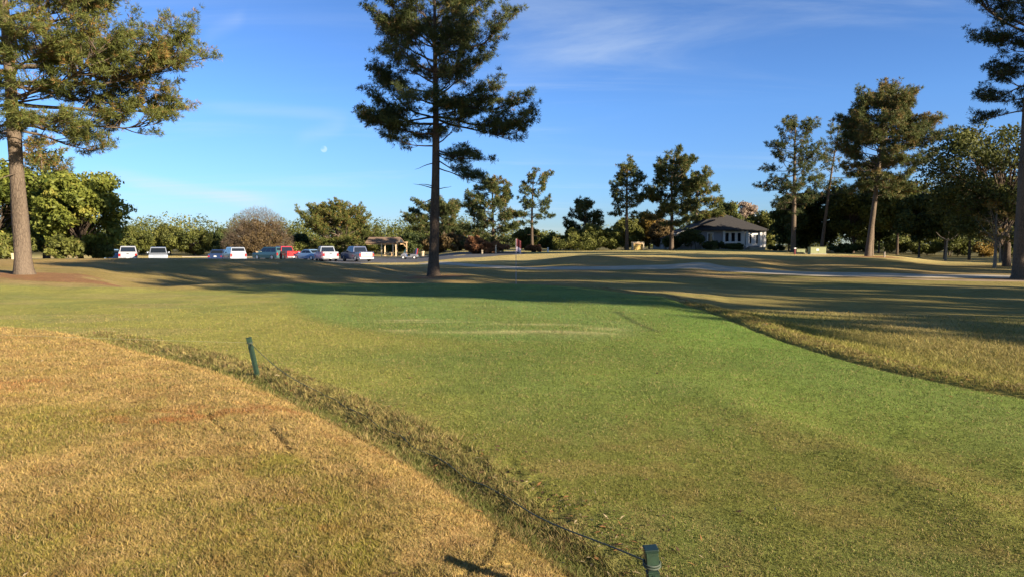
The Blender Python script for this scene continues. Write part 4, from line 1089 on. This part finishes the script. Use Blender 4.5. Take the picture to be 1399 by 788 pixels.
# ------------------------------------------------------------------ shelter
def shelter():
    d = 124; s = d / F
    X = lambda px: (px - CX) * s
    zb = gz(X(525), d)
    e = empty('picnic_shelter', (X(521), d, zb)); tag(e, 'open timber shelter with brown shingle roof behind the car park', 'shelter')
    x0, x1 = X(500) - X(521), X(543) - X(521)
    def Z(py): return at(521, py, d)[2] - zb
    ze, zr = Z(332), Z(324)
    dpt = 3.4
    # roof: two slabs, ridge along x, sloping gable on the left
    bm = bmesh.new()
    def slab(a, b, c, dd, t=.10):
        v = [bm.verts.new(p) for p in (a, b, c, dd)] + [bm.verts.new((p[0], p[1], p[2] - t)) for p in (a, b, c, dd)]
        for f in [(0, 1, 2, 3), (7, 6, 5, 4), (0, 4, 5, 1), (1, 5, 6, 2), (2, 6, 7, 3), (3, 7, 4, 0)]: bm.faces.new([v[i] for i in f])
    slab((x0 - .1, -.2, ze), (x1 + .9, -.2, ze), (x1 + .25, dpt / 2, zr), (x0 + .25, dpt / 2, zr))
    slab((x0 + .25, dpt / 2 + .002, zr), (x1 + .25, dpt / 2 + .002, zr), (x1 + .9, dpt + .2, ze), (x0 - .1, dpt + .2, ze))
    from_bm('roof', bm, M['shingle_b'], e)
    for px in (521.5, 537):
        for yy in (0.05, dpt - .15):
            box('post', (X(px) - X(521) - .09, X(px) - X(521) + .09, yy, yy + .18, 0, ze - .1), M['wood_pale'], e)
    boxes('beam', [(x0 + .1, x1 + .5, .06, .2, ze - .30, ze - .11), (x0 + .1, x1 + .5, dpt - .14, dpt, ze - .30, ze - .11)], M['wood'], e)
    quad('gable_end', [(x0, .0, ze - .05), (x0 + .27, dpt / 2, zr - .1), (x0 + .02, dpt, ze - .05)], M['wood_grey'], e, .04)
    boxes('brace', [], M['wood'], e) if False else None
    bm = bmesh.new()
    for sg, px in ((1, 537), (-1, 555)):
        xx = X(px) - X(521)
        for k in range(4):
            bm_box(bm, xx + sg * (.09 + k * .1), xx + sg * (.21 + k * .1), .08, .17, ze - .72 + k * .13, ze - .52 + k * .13)
    from_bm('brace', bm, M['wood'], e)
    # picnic table beneath
    tb = empty('picnic_table', (X(529.5), d + 1.2, zb)); tag(tb, 'pale long picnic table under the timber shelter', 'table')
    box('tabletop', (-.75, .75, -.35, .35, .70, .76), M['wood_pale'], tb)
    for sg in (-1, 1):
        box('bench', (-.75, .75, sg * .7 - .13, sg * .7 + .13, .42, .47), M['wood_pale'], tb)
        boxes('leg', [(sg * .55 - .05, sg * .55 + .05, -.75, .75, .30, .40), (sg * .55 - .05, sg * .55 + .05, -.5, -.4, 0, .30), (sg * .55 - .05, sg * .55 + .05, .4, .5, 0, .30), (sg * .55 - .04, sg * .55 + .04, -.1, .1, .40, .70)], M['wood'], tb)
    # gabled entrance arch
    g = empty('timber_arch', (X(549), d - .6, gz(X(549), d - .6))); tag(g, 'small timber archway with a cream gable right of the shelter roof', 'archway')
    zz = Z(332)
    for px in (543.5, 556.5): box('post', (X(px) - X(549) - .09, X(px) - X(549) + .09, -.09, .09, 0, zz), M['wood'], g)
    box('beam', (X(542) - X(549), X(558) - X(549), -.1, .1, zz, zz + .22), M['wood'], g)
    w = .52
    quad('gable', [(-w, -.12, zz + .08), (w, -.12, zz + .08), (w * .45, -.12, zz + .42), (0, -.12, zz + .72), (-w * .45, -.12, zz + .42)], M['wood_pale'], g, .06)
shelter()

# ------------------------------------------------------------------ house
def house():
    d = 112; s = d / F
    X = lambda px: (px - 975) * s
    zb = 1.02
    e = empty('clubhouse', ((975 - CX) * s, d, zb)); tag(e, 'low house with dark hipped roof, walls coloured as shaded white and white glazed sunroom', 'house')
    Z = lambda py: at(975, py, d)[2] - zb
    ze = Z(315.5)
    # main wing walls 962..1044, left wing 905..962 set back and lower
    a, b = X(958), X(1044); dep = 9.0
    WALL = []
    def wall(bs, nm='wall', mat='siding'): return boxes(nm, bs, M[mat], e)
    # front wall pieces round the openings
    dz = Z(318.5)
    wall([(a, X(965.5), 0, .18, -.4, ze), (X(974), X(988), 0, .18, -.4, ze), (X(965.5), X(974), 0, .18, dz + .06, ze)])
    wall([(a, a + .18, .18, dep, -.4, ze), (b - .18, b, .18, dep, -.4, ze), (a + .18, b - .18, dep - .18, dep, -.4, ze)])
    wall([(X(988), X(1013), 0, .18, -.4, Z(332)), (X(988), b, 0, .18, Z(316.8), ze)])
    wall([(X(1013), b, 0, .18, -.4, Z(336.5))])
    def win(x0, x1, z0, z1, nx=1, nz=1, nm='window', fr=.10):
        w = empty(nm, (0, 0, 0)); w.parent = e
        B = [(x0, x1, -.05, .08, z1 - fr, z1), (x0, x1, -.05, .08, z0, z0 + fr), (x0, x0 + fr, -.05, .08, z0 + fr, z1 - fr), (x1 - fr, x1, -.05, .08, z0 + fr, z1 - fr)]
        for k in range(1, nx):
            m = x0 + (x1 - x0) * k / nx; B.append((m - fr * .4, m + fr * .4, -.045, .07, z0 + fr, z1 - fr))
        for k in range(1, nz):
            m = z0 + (z1 - z0) * k / nz; B.append((x0 + fr, x1 - fr, -.04, .065, m - fr * .25, m + fr * .25))
        boxes('frame', B, M['white'], w)
        boxes('pane', [(x0 + fr * .5, x1 - fr * .5, .02, .04, z0 + fr * .5, z1 - fr * .5)], M['glass'], w)
    win(X(965.5), X(974), Z(337), dz + .06, nm='door', fr=.14)
    # tall windows with low lights beneath
    xs_ = [988, 996.5, 1005, 1013]
    for i in range(3):
        win(X(xs_[i]) + .02, X(xs_[i + 1]) - .02, Z(332) + .0, Z(317), 1, 1, fr=.19)
    boxes('sill', [(X(987.5), X(1013.5), -.12, .0, Z(332.6), Z(331.6))], M['white'], e)
    # sunroom
    win(X(1013.2), X(1016), Z(336.3), Z(317), fr=.10); win(X(1016.2), X(1020), Z(336.3), Z(317), fr=.14)
    win(X(1020.3), X(1028.8), Z(336.3), Z(318), nm='door', fr=.36); win(X(1029), X(1037.5), Z(336.3), Z(318), nm='door', fr=.36)
    win(X(1037.7), X(1041.5), Z(336.3), Z(317), fr=.16)
    for px in (988, 1013.3, 1019.5, 1038.3, 1043.4): box('column', (X(px) - .17, X(px) + .17, -.26, -.055, Z(339), ze), M['white'], e)
    boxes('fascia', [(X(958) - .6, X(1044) + .6, -.78, -.70, ze - .02, ze + .16)], M['shingle'], e)
    # hipped roof
    def hip(x0, x1, y0, y1, z0, rx0, rx1, ry, zr, nm='roof'):
        bm = bmesh.new()
        v = [bm.verts.new(p) for p in [(x0, y0, z0), (x1, y0, z0), (x1, y1, z0), (x0, y1, z0), (rx0, ry, zr), (rx1, ry, zr)]]
        for f in [(0, 1, 5, 4), (1, 2, 5), (2, 3, 4, 5), (3, 0, 4), (3, 2, 1, 0)]: bm.faces.new([v[i] for i in f])
        return from_bm(nm, bm, M['shingle'], e)
    hip(X(940), X(1051), -.7, dep + .7, ze + .05, X(985), X(1003), dep / 2, Z(292), 'roof')
    # lower left wing: roof falls to the left
    l0, l1 = X(907), a - .005
    zl = Z(325)
    wall([(l0, l1, .6, .78, -.4, zl), (l0, l0 + .18, .78, dep, -.4, zl), (l0 + .18, l1, dep - .18, dep, -.4, zl)])
    win(X(930), X(938), Z(335), Z(326), 2, 1)
    bm = bmesh.new()
    P = [(X(904), Z(325.5)), (X(975), Z(300)), (X(975), Z(301.6)), (X(904), Z(327))]
    bm_prism(bm, P, -.55, dep + .3); from_bm('roof', bm, M['shingle'], e)
    bm = bmesh.new(); P = [(X(915), Z(321.8)), (X(935), Z(314.5)), (X(935), Z(315.6)), (X(915), Z(323))]
    bm_prism(bm, P, -.62, -.555); from_bm('rake_board', bm, M['white'], e)
    boxes('corner_board', [(X(912), X(914), .54, .597, -.4, zl)], M['white'], e)
    boxes('gable_wall', [(X(920), X(958), .02, .59, zl - .02, Z(319)), (X(935), X(958), .021, .59, Z(319), Z(316))], M['siding'], e)
    boxes('step', [(X(1019), X(1040), -1.5, -.23, -.35, Z(338.4) + .05)], M['concrete'], e)
    return e
house()

# ------------------------------------------------------------------ small things on the course
def rope_post(x, y, tilt, yaw, h, label):
    z = gz(x, y)
    e = empty('rope_post', (x, y, z), yaw); e.rotation_euler = (tilt[0], tilt[1], yaw); tag(e, label, 'rope post', 'green posts of the boundary rope')
    w = .028
    bm = bmesh.new(); bm_box(bm, -w, w, -w, w, -.12, h - .105)
    bmesh.ops.bevel(bm, geom=list(bm.edges), offset=.006, segments=2, affect='EDGES'); from_bm('stake', bm, M['green_post'], e)
    box('groove', (-.006, .006, -w - .003, -w + .004, .0, h - .115), M['post_cap'], e)
    box('neck', (-w * .72, w * .72, -w * .72, w * .72, h - .106, h - .088), M['post_cap'], e)
    bm = bmesh.new(); bm_box(bm, -w * 1.05, w * 1.05, -w * 1.05, w * 1.05, h - .088, h - .012)
    bmesh.ops.bevel(bm, geom=list(bm.edges), offset=.005, segments=2, affect='EDGES'); from_bm('post_head', bm, M['green_post'], e)
    box('post_cap', (-w * 1.12, w * 1.12, -w * 1.12, w * 1.12, h - .013, h), M['post_cap'], e, .004)
    return e
def top_of(e, h): 
    return e.matrix_basis @ Vector((0, 0, h))
def place(px, py, z0=0.0):
    """world ground point under a photo pixel (iterated on the terrain)"""
    z = z0
    for _ in range(25):
        x, y = onz(px, py, z); z = .5 * z + .5 * gz(x, y)
    return x, y
p1 = place(352, 514)
P1 = rope_post(p1[0], p1[1], (R(-2), R(-12.5), 0), R(0), .545, 'dark green rope post leaning left on the rough strip in mid-picture')
p2 = (.655, 3.05)
P2 = rope_post(p2[0], p2[1], (R(0), R(-5), 0), R(0), .465, 'nearest green rope post, only its head above the bottom edge')
p3 = (-13.6, 10.8)
P3 = rope_post(p3[0], p3[1], (0, R(-4), 0), 0, .52, 'green rope post beyond the left edge holding the pale line')
bpy.context.view_layer.update()
def tube_obj(name, pts, r, mat, label, cat, k=6, extra=()):
    wd = Wood(); wd.tube(pts, [r] * len(pts), k)
    for q in extra: wd.tube(q, [r] * len(q), k)
    return tag(link(name, wd.mesh(name), mat), label, cat)
a = top_of(P1, .47); b = top_of(P3, .45)
tube_obj('taut_line', [tuple(a.lerp(b, t) - Vector((0, 0, .05 * 4 * t * (1 - t)))) for t in np.linspace(0, 1, 14)], .0016, M['wire'], 'thin pale line running left from the leaning green post', 'line')
# slack rope: from post one down to the turf, along it, up to post two
g = [place(*p) for p in [(440, 538), (490, 566), (540, 596), (590, 628), (640, 655), (700, 688)]]
pts = [tuple(a)]
gp0 = Vector((g[0][0], g[0][1], gz(*g[0]) + .012))
for t in np.linspace(.12, 1, 9): 
    q = a.lerp(gp0, t); q.z -= .08 * math.sin(math.pi * t); q.z = max(q.z, gz(q.x, q.y) + .012); pts.append(tuple(q))
for q in smooth_pts(g, 2)[1:]:
    q2 = (q[0] + .02 * math.sin(q[1] * 9), q[1]); pts.append((q2[0], q2[1], gz(*q2) + .022))
b2 = top_of(P2, .39); last = Vector(pts[-1])
for t in np.linspace(.1, 1, 10):
    q = last.lerp(b2, t); q.z -= .05 * math.sin(math.pi * t) * (1 - t); q.z = max(q.z, gz(q.x, q.y) + .02); pts.append(tuple(q))
tube_obj('slack_rope', pts, .0045, M['rope'], 'thin dark green rope sagging onto the turf between the green posts', 'rope',
         extra=[[(c.x + .037 * math.cos(t), c.y + .037 * math.sin(t), c.z + dz + .004 * math.sin(t)) for t in np.linspace(0, 2 * math.pi, 18)] for c in (a, b2) for dz in (-.006, .006)])

def flag(px, d):
    x = (px - CX) / F * d; z = gz(x, d)
    e = empty('flagstick', (x, d, z)); tag(e, 'thin golf flagstick with dark red and pale flag on the green', 'flag')
    cyl('pole', .011, 2.02, M['flagw'], e, (0, 0, 1.0), seg=8)
    def cloth(nm, z0, z1, mat, ph):
        n = 14; V = []; Fc = []
        for i in range(n):
            t = i / (n - 1)
            for z_ in (z0, z1):
                V.append((.012 + .21 * t, .045 * math.sin(t * 7 + ph) * t + .02, z_ - .10 * t * t + (.0)))
        V = np.array(V); Fc = [[2 * i, 2 * i + 2, 2 * i + 3, 2 * i + 1] for i in range(n - 1)]
        W = V.copy(); W[:, 1] += .004
        Vv = np.concatenate([V, W]); F2 = Fc + [[a + 2 * n for a in f[::-1]] for f in Fc]
        link(nm, mesh_np(nm, Vv, np.array(F2)), mat, e)
    cloth('flag_cloth', 1.66, 2.0, M['red'], 0); cloth('flag_cloth', 1.44, 1.655, M['flagw'], .1)
flag(705, 31)

def cabinets():
    for px0, px1, pt, pb, d, lab in [(1107, 1128, 342.3, 350.8, 80, 'larger olive green utility cabinet with a white notice'), (1088, 1099.5, 345, 350, 82, 'smaller olive green utility cabinet left of the larger one')]:
        s = d / F; xc = ((px0 + px1) / 2 - CX) * s; w = (px1 - px0) * s / 2; z = gz(xc, d); h = (pb - pt) * s + .05
        e = empty('utility_cabinet', (xc, d, z)); tag(e, lab, 'utility cabinet', 'green utility cabinets')
        box('base', (-w - .08, w + .08, -.1, .9, -.1, .07), M['util_d'], e)
        box('housing', (-w, w, 0, .8, .07, h), M['util'], e, .02); box('lid', (-w - .03, w + .03, -.03, .83, h + .002, h + .07), M['util'], e, .02)
        boxes('door_seam', [(-.012, .012, -.006, -.001, .12, h - .06)], M['black'], e)
        if w > .7: boxes('notice', [(-.22, .05, -.012, -.003, h - .36, h - .14)], M['white'], e)
cabinets()
def marker(px, d, h, w, mat, label, cat='post', mat2=None, name='marker_post'):
    x = (px - CX) / F * d; z = gz(x, d)
    e = empty(name, (x, d, z)); tag(e, label, cat)
    box('post_shaft', (-w, w, -w, w, -.1, h), M[mat], e, w * .2)
    box('post_top', (-w * 1.25, w * 1.25, -w * 1.25, w * 1.25, h, h + w * 1.5), M[mat2 or mat], e, w * .3)
    return e
marker(1085.5, 79, .62, .08, 'red', 'short dark red post with pale top beside the smaller green cabinet', 'post', 'white')
marker(748.5, 98, .5, .09, 'white', 'short white post at the far edge of the sunny field', 'post')
marker(677.5, 97, 1.05, .10, 'wood_pale', 'taller pale post at the foot of the bushy pine', 'post')
marker(659, 97, .45, .10, 'wood_pale', 'short pale post left of the taller pale post', 'post')
marker(578, 121, .62, .18, 'wood_pale', 'squat cream pillar left of the bare tall trunk', 'pillar')
marker(19, 48, .28, .09, 'wood_pale', 'small pale stake left of the left pine trunk', 'stake')
marker(1208, 70, .42, .06, 'wood_grey', 'small grey stake right of the umbrella-topped pine', 'stake')
def bin_():
    d = 119; s = d / F; x = (353.5 - CX) * s; e = empty('litter_bin', (x, d, gz(x, d))); tag(e, 'cream square litter bin at the foot of the brown dome tree', 'litter bin')
    box('bin_body', (-.32, .32, -.32, .32, 0, .92), M['wood_pale'], e, .02); box('bin_lid', (-.36, .36, -.36, .36, .925, 1.02), M['wood'], e, .03)
bin_()
drape('concrete_apron', [gp(325, 118), gp(348, 118), gp(372, 118)], 3.0, M['concrete'], .16)
def crate():
    d = 105; s = d / F; x = (872 - CX) * s; z = gz(x, d)
    e = empty('timber_enclosure', (x, d, z)); tag(e, 'small open timber enclosure filled with golden straw left of the house', 'enclosure')
    w = 7.8 * s; h = 10 * s
    boxes('frame', [(-w, -w + .14, 0, .12, 0, h), (w - .14, w, 0, .12, 0, h), (-w, w, 0, .12, h, h + .14), (-w, -w + .14, 1.2, 1.32, 0, h), (w - .14, w, 1.2, 1.32, 0, h), (-w, w, 1.2, 1.32, h, h + .14), (-w - .02, -w + .05, .12, 1.2, h * .2, h)], M['wood_pale'], e)
    boxes('back_panel', [(-w + .14, w - .14, 1.25, 1.3, .05, h)], M['wood'], e)
    bm = bmesh.new(); bm_box(bm, -w + .16, w - .16, .25, 1.1, 0, h * .8)
    bmesh.ops.subdivide_edges(bm, edges=list(bm.edges), cuts=7, use_grid_fill=True)
    rd = random.Random(3)
    for v in bm.verts: v.co += Vector([rd.uniform(-.05, .05) for _ in range(3)])
    from_bm('straw_fill', bm, M['straw'], e)
crate()

# fallen bits on the rough strips and the bank
def litter():
    rng = np.random.default_rng(77); n = 2600
    pts = []
    E = np.array([p for p in EDGE if -9 < p[0] < 1.0]); Rm = np.array([p for p in RIM if 3 < p[0] < 12 and p[1] > 6])
    for arr, off in ((E, .6), (Rm, .7)):
        k = rng.integers(0, len(arr) - 1, n // 2); t = rng.random((n // 2, 1))
        b = arr[k] * (1 - t) + arr[k + 1] * t
        tg = arr[k + 1] - arr[k]; l = np.hypot(tg[:, 0], tg[:, 1])[:, None] + 1e-6; nr_ = np.stack([-tg[:, 1], tg[:, 0]], 1) / l
        sg = 1 if off == .6 else -1
        b = b + nr_ * sg * (off - .12 + rng.normal(0, .22, (n // 2, 1)))
        pts.append(b)
    th = rng.uniform(R(-60), R(40), 400); rr_ = np.exp(rng.uniform(math.log(2.8), math.log(13), 400)); pts.append(np.stack([rr_ * np.sin(th), rr_ * np.cos(th)], 1)); n += 400
    P = np.concatenate(pts); z = height(P[:, 0], P[:, 1]) + .012
    a = rng.uniform(0, math.pi, n); L = rng.uniform(.006, .022, n) * (1 + .10 * np.hypot(P[:, 0], P[:, 1])) ; w = L * rng.uniform(.08, .35, n)
    d = np.stack([np.cos(a), np.sin(a), rng.normal(0, .25, n)], 1); s_ = np.stack([-np.sin(a), np.cos(a), rng.normal(0, .3, n)], 1)
    c = np.stack([P[:, 0], P[:, 1], z], 1)
    V = np.stack([c - d * L[:, None], c - s_ * w[:, None] + [0, 0, .004], c + d * L[:, None], c + s_ * w[:, None] + [0, 0, .004]], 1).reshape(-1, 3)
    C = np.ones((n, 4, 4)); base = np.array([[.22, .13, .07], [.45, .36, .22], [.10, .065, .04], [.33, .17, .07]])[rng.integers(0, 4, n)]
    C[..., :3] = base[:, None]
    tag(link('leaf_litter', mesh_np('leaf_litter', V, np.arange(4 * n).reshape(-1, 4), {'Col': ('FLOAT_COLOR', C.reshape(-1, 4))}), M['blade']), 'dry twigs and leaf scraps scattered along the rough strips', 'leaf litter', kind='stuff')
litter()

# ------------------------------------------------------------------ sky, sun, camera
w = bpy.data.worlds.new('World'); S.world = w; w.use_nodes = True
nt = w.node_tree; L = nt.links.new
bg = nt.nodes['Background']
sky = nt.nodes.new('ShaderNodeTexSky'); sky.sky_type = 'NISHITA'; sky.sun_disc = False
sky.sun_elevation = R(SUN_EL); sky.sun_rotation = math.atan2(SUN_AZ[0], SUN_AZ[1])
sky.air_density = 1.0; sky.dust_density = .05; sky.ozone_density = 2.2; sky.altitude = 100
tc = nt.nodes.new('ShaderNodeTexCoord')
def nn(t): return nt.nodes.new(t)
def math_(op, a, b=None, clamp=False):
    q = nn('ShaderNodeMath'); q.operation = op; q.use_clamp = clamp
    for i, v in enumerate((a, b)):
        if v is None: continue
        if isinstance(v, (int, float)): q.inputs[i].default_value = v
        else: L(v, q.inputs[i])
    return q.outputs[0]
sep = nn('ShaderNodeSeparateXYZ'); L(tc.outputs['Generated'], sep.inputs[0])
zc = math_('MAXIMUM', sep.outputs['Z'], .02)
# high thin cloud projected on a level layer
cb = nn('ShaderNodeCombineXYZ'); L(math_('DIVIDE', sep.outputs['X'], math_('ADD', zc, .12)), cb.inputs[0]); L(math_('DIVIDE', sep.outputs['Y'], math_('ADD', zc, .12)), cb.inputs[1])
mp = nn('ShaderNodeMapping'); L(cb.outputs[0], mp.inputs[0]); mp.inputs['Rotation'].default_value = (0, 0, R(28)); mp.inputs['Scale'].default_value = (.42, 1.5, 1)
n1 = nn('ShaderNodeTexNoise'); n1.inputs['Scale'].default_value = 1.1; n1.inputs['Detail'].default_value = 9; n1.inputs['Roughness'].default_value = .62; n1.inputs['Distortion'].default_value = .7; L(mp.outputs[0], n1.inputs['Vector'])
n2 = nn('ShaderNodeTexNoise'); n2.inputs['Scale'].default_value = .55; n2.inputs['Detail'].default_value = 3; L(cb.outputs[0], n2.inputs['Vector'])
def mr(v, a, b, c, d):
    q = nn('ShaderNodeMapRange'); q.interpolation_type = 'SMOOTHSTEP'; L(v, q.inputs[0])
    for i, x in enumerate((a, b, c, d)): q.inputs[i + 1].default_value = x
    return q.outputs[0]
cl = math_('MULTIPLY', mr(n1.outputs['Fac'], .46, .80, 0, 1), mr(n2.outputs['Fac'], .38, .62, 0, 1))
cl = math_('MULTIPLY', cl, .40)
yy_ = math_('MAXIMUM', sep.outputs['Y'], .05)
U_ = math_('DIVIDE', sep.outputs['X'], yy_); V_ = math_('DIVIDE', sep.outputs['Z'], yy_)
def streak(pa, pb, wdt, amt):
    a_ = ray(*pa); b_ = ray(*pb); u0, v0, u1, v1 = a_[0] / a_[1], a_[2] / a_[1], b_[0] / b_[1], b_[2] / b_[1]
    k_ = (v1 - v0) / (u1 - u0)
    off = math_('SUBTRACT', V_, math_('ADD', math_('MULTIPLY', U_, k_), v0 - k_ * u0))
    off = math_('ADD', off, math_('MULTIPLY', math_('SUBTRACT', n2.outputs['Fac'], .5), wdt * 2.2))
    g = math_('MULTIPLY', mr(math_('ABSOLUTE', off), 0, wdt, 1, 0), math_('MULTIPLY', mr(U_, u0, u0 + (u1 - u0) * .3, 0, 1), mr(U_, u0 + (u1 - u0) * .75, u1, 1, 0)))
    return math_('MULTIPLY', math_('MULTIPLY', g, mr(n1.outputs['Fac'], .25, .7, .35, 1)), amt)
for sp in [((110, 228), (400, 283), .017, .50), ((270, 262), (470, 288), .02, .22), ((240, 146), (500, 160), .014, .20), ((395, 200), (480, 170), .02, .14), ((620, 120), (920, 20), .05, .10), ((270, 55), (340, 20), .02, .12)]:
    cl = math_('ADD', cl, streak(*sp))
cl = math_('MINIMUM', cl, .8)
mixc = nn('ShaderNodeMix'); mixc.data_type = 'RGBA'
hs = nn('ShaderNodeHueSaturation'); hs.inputs['Saturation'].default_value = 1.28; L(sky.outputs[0], hs.inputs['Color'])
tv = nn('ShaderNodeVectorMath'); tv.operation = 'MULTIPLY'; L(hs.outputs[0], tv.inputs[0]); tv.inputs[1].default_value = (1.12, .89, .95)
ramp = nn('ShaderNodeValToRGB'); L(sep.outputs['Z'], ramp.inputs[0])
stops = [(0, (.36, .62, 1.15)), (.077, (.46, .78, 1.19)), (.186, (.71, .97, 1.29)), (.29, (.84, .95, 1.18)), (.44, (.90, .88, .98)), (.72, (1.45, .86, .56)), (1.0, (1.55, .86, .52))]  # unseen upper stops warmed to tint the ambient light in the shade
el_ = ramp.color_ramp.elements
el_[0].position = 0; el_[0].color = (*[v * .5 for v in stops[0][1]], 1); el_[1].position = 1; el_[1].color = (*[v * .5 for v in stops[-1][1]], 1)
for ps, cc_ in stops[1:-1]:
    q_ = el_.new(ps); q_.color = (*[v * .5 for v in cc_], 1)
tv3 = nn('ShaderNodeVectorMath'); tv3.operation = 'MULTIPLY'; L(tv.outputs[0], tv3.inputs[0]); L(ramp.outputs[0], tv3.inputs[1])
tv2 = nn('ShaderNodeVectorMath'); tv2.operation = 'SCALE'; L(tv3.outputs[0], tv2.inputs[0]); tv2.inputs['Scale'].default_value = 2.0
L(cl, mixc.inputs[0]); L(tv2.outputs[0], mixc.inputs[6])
mixc.inputs[7].default_value = (4.5, 5.2, 5.9, 1)
# pale daytime moon
md = Vector(ray(442.5, 204)); md.normalize()
dt = nn('ShaderNodeVectorMath'); dt.operation = 'DOT_PRODUCT'; L(tc.outputs['Generated'], dt.inputs[0]); dt.inputs[1].default_value = md
md2 = Vector(ray(439.5, 201)); md2.normalize()
dt2 = nn('ShaderNodeVectorMath'); dt2.operation = 'DOT_PRODUCT'; L(tc.outputs['Generated'], dt2.inputs[0]); dt2.inputs[1].default_value = md2
ca = math.cos(4.2 / F)
disc = mr(dt.outputs['Value'], ca - 2e-6, ca + 3e-6, 0, 1); cut = mr(dt2.outputs['Value'], math.cos(4.0 / F) - 4e-6, 1.0, 1, .1)
mo = math_('MULTIPLY', math_('MULTIPLY', disc, cut), .30)
mixm = nn('ShaderNodeMix'); mixm.data_type = 'RGBA'; L(mo, mixm.inputs[0]); L(mixc.outputs[2], mixm.inputs[6]); mixm.inputs[7].default_value = (6.5, 7.2, 7.6, 1)
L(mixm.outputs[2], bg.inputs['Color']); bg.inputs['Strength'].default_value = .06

sd = bpy.data.lights.new('sun', 'SUN'); sd.energy = 5.0; sd.angle = R(.55); sd.color = (1.0, .83, .62)
so = bpy.data.objects.new('sun', sd); COL.objects.link(so)
el = R(SUN_EL); az = Vector((SUN_AZ[0], SUN_AZ[1])).normalized()
dirv = Vector((az.x * math.cos(el), az.y * math.cos(el), math.sin(el)))
so.rotation_euler = dirv.to_track_quat('Z', 'Y').to_euler(); so.location = dirv * 60
cd = bpy.data.cameras.new('camera'); cam = bpy.data.objects.new('camera', cd); COL.objects.link(cam)
cam.location = (0, 0, ZC); cam.rotation_euler = (R(90) - PITCH, 0, 0)
cd.sensor_width = 36; cd.lens = F / 1399 * 36; cd.clip_end = 6000; cd.clip_start = .05
S.camera = cam
S.view_settings.view_transform = 'Standard'; S.view_settings.look = 'None'; S.view_settings.gamma = 1; S.view_settings.exposure = 1.5
S.view_settings.use_curve_mapping = False
S.render.engine = 'CYCLES'
S.cycles.max_bounces = 6; S.cycles.diffuse_bounces = 3; S.cycles.transmission_bounces = 4; S.cycles.use_denoising = True
S.render.resolution_x = 1024; S.render.resolution_y = 576
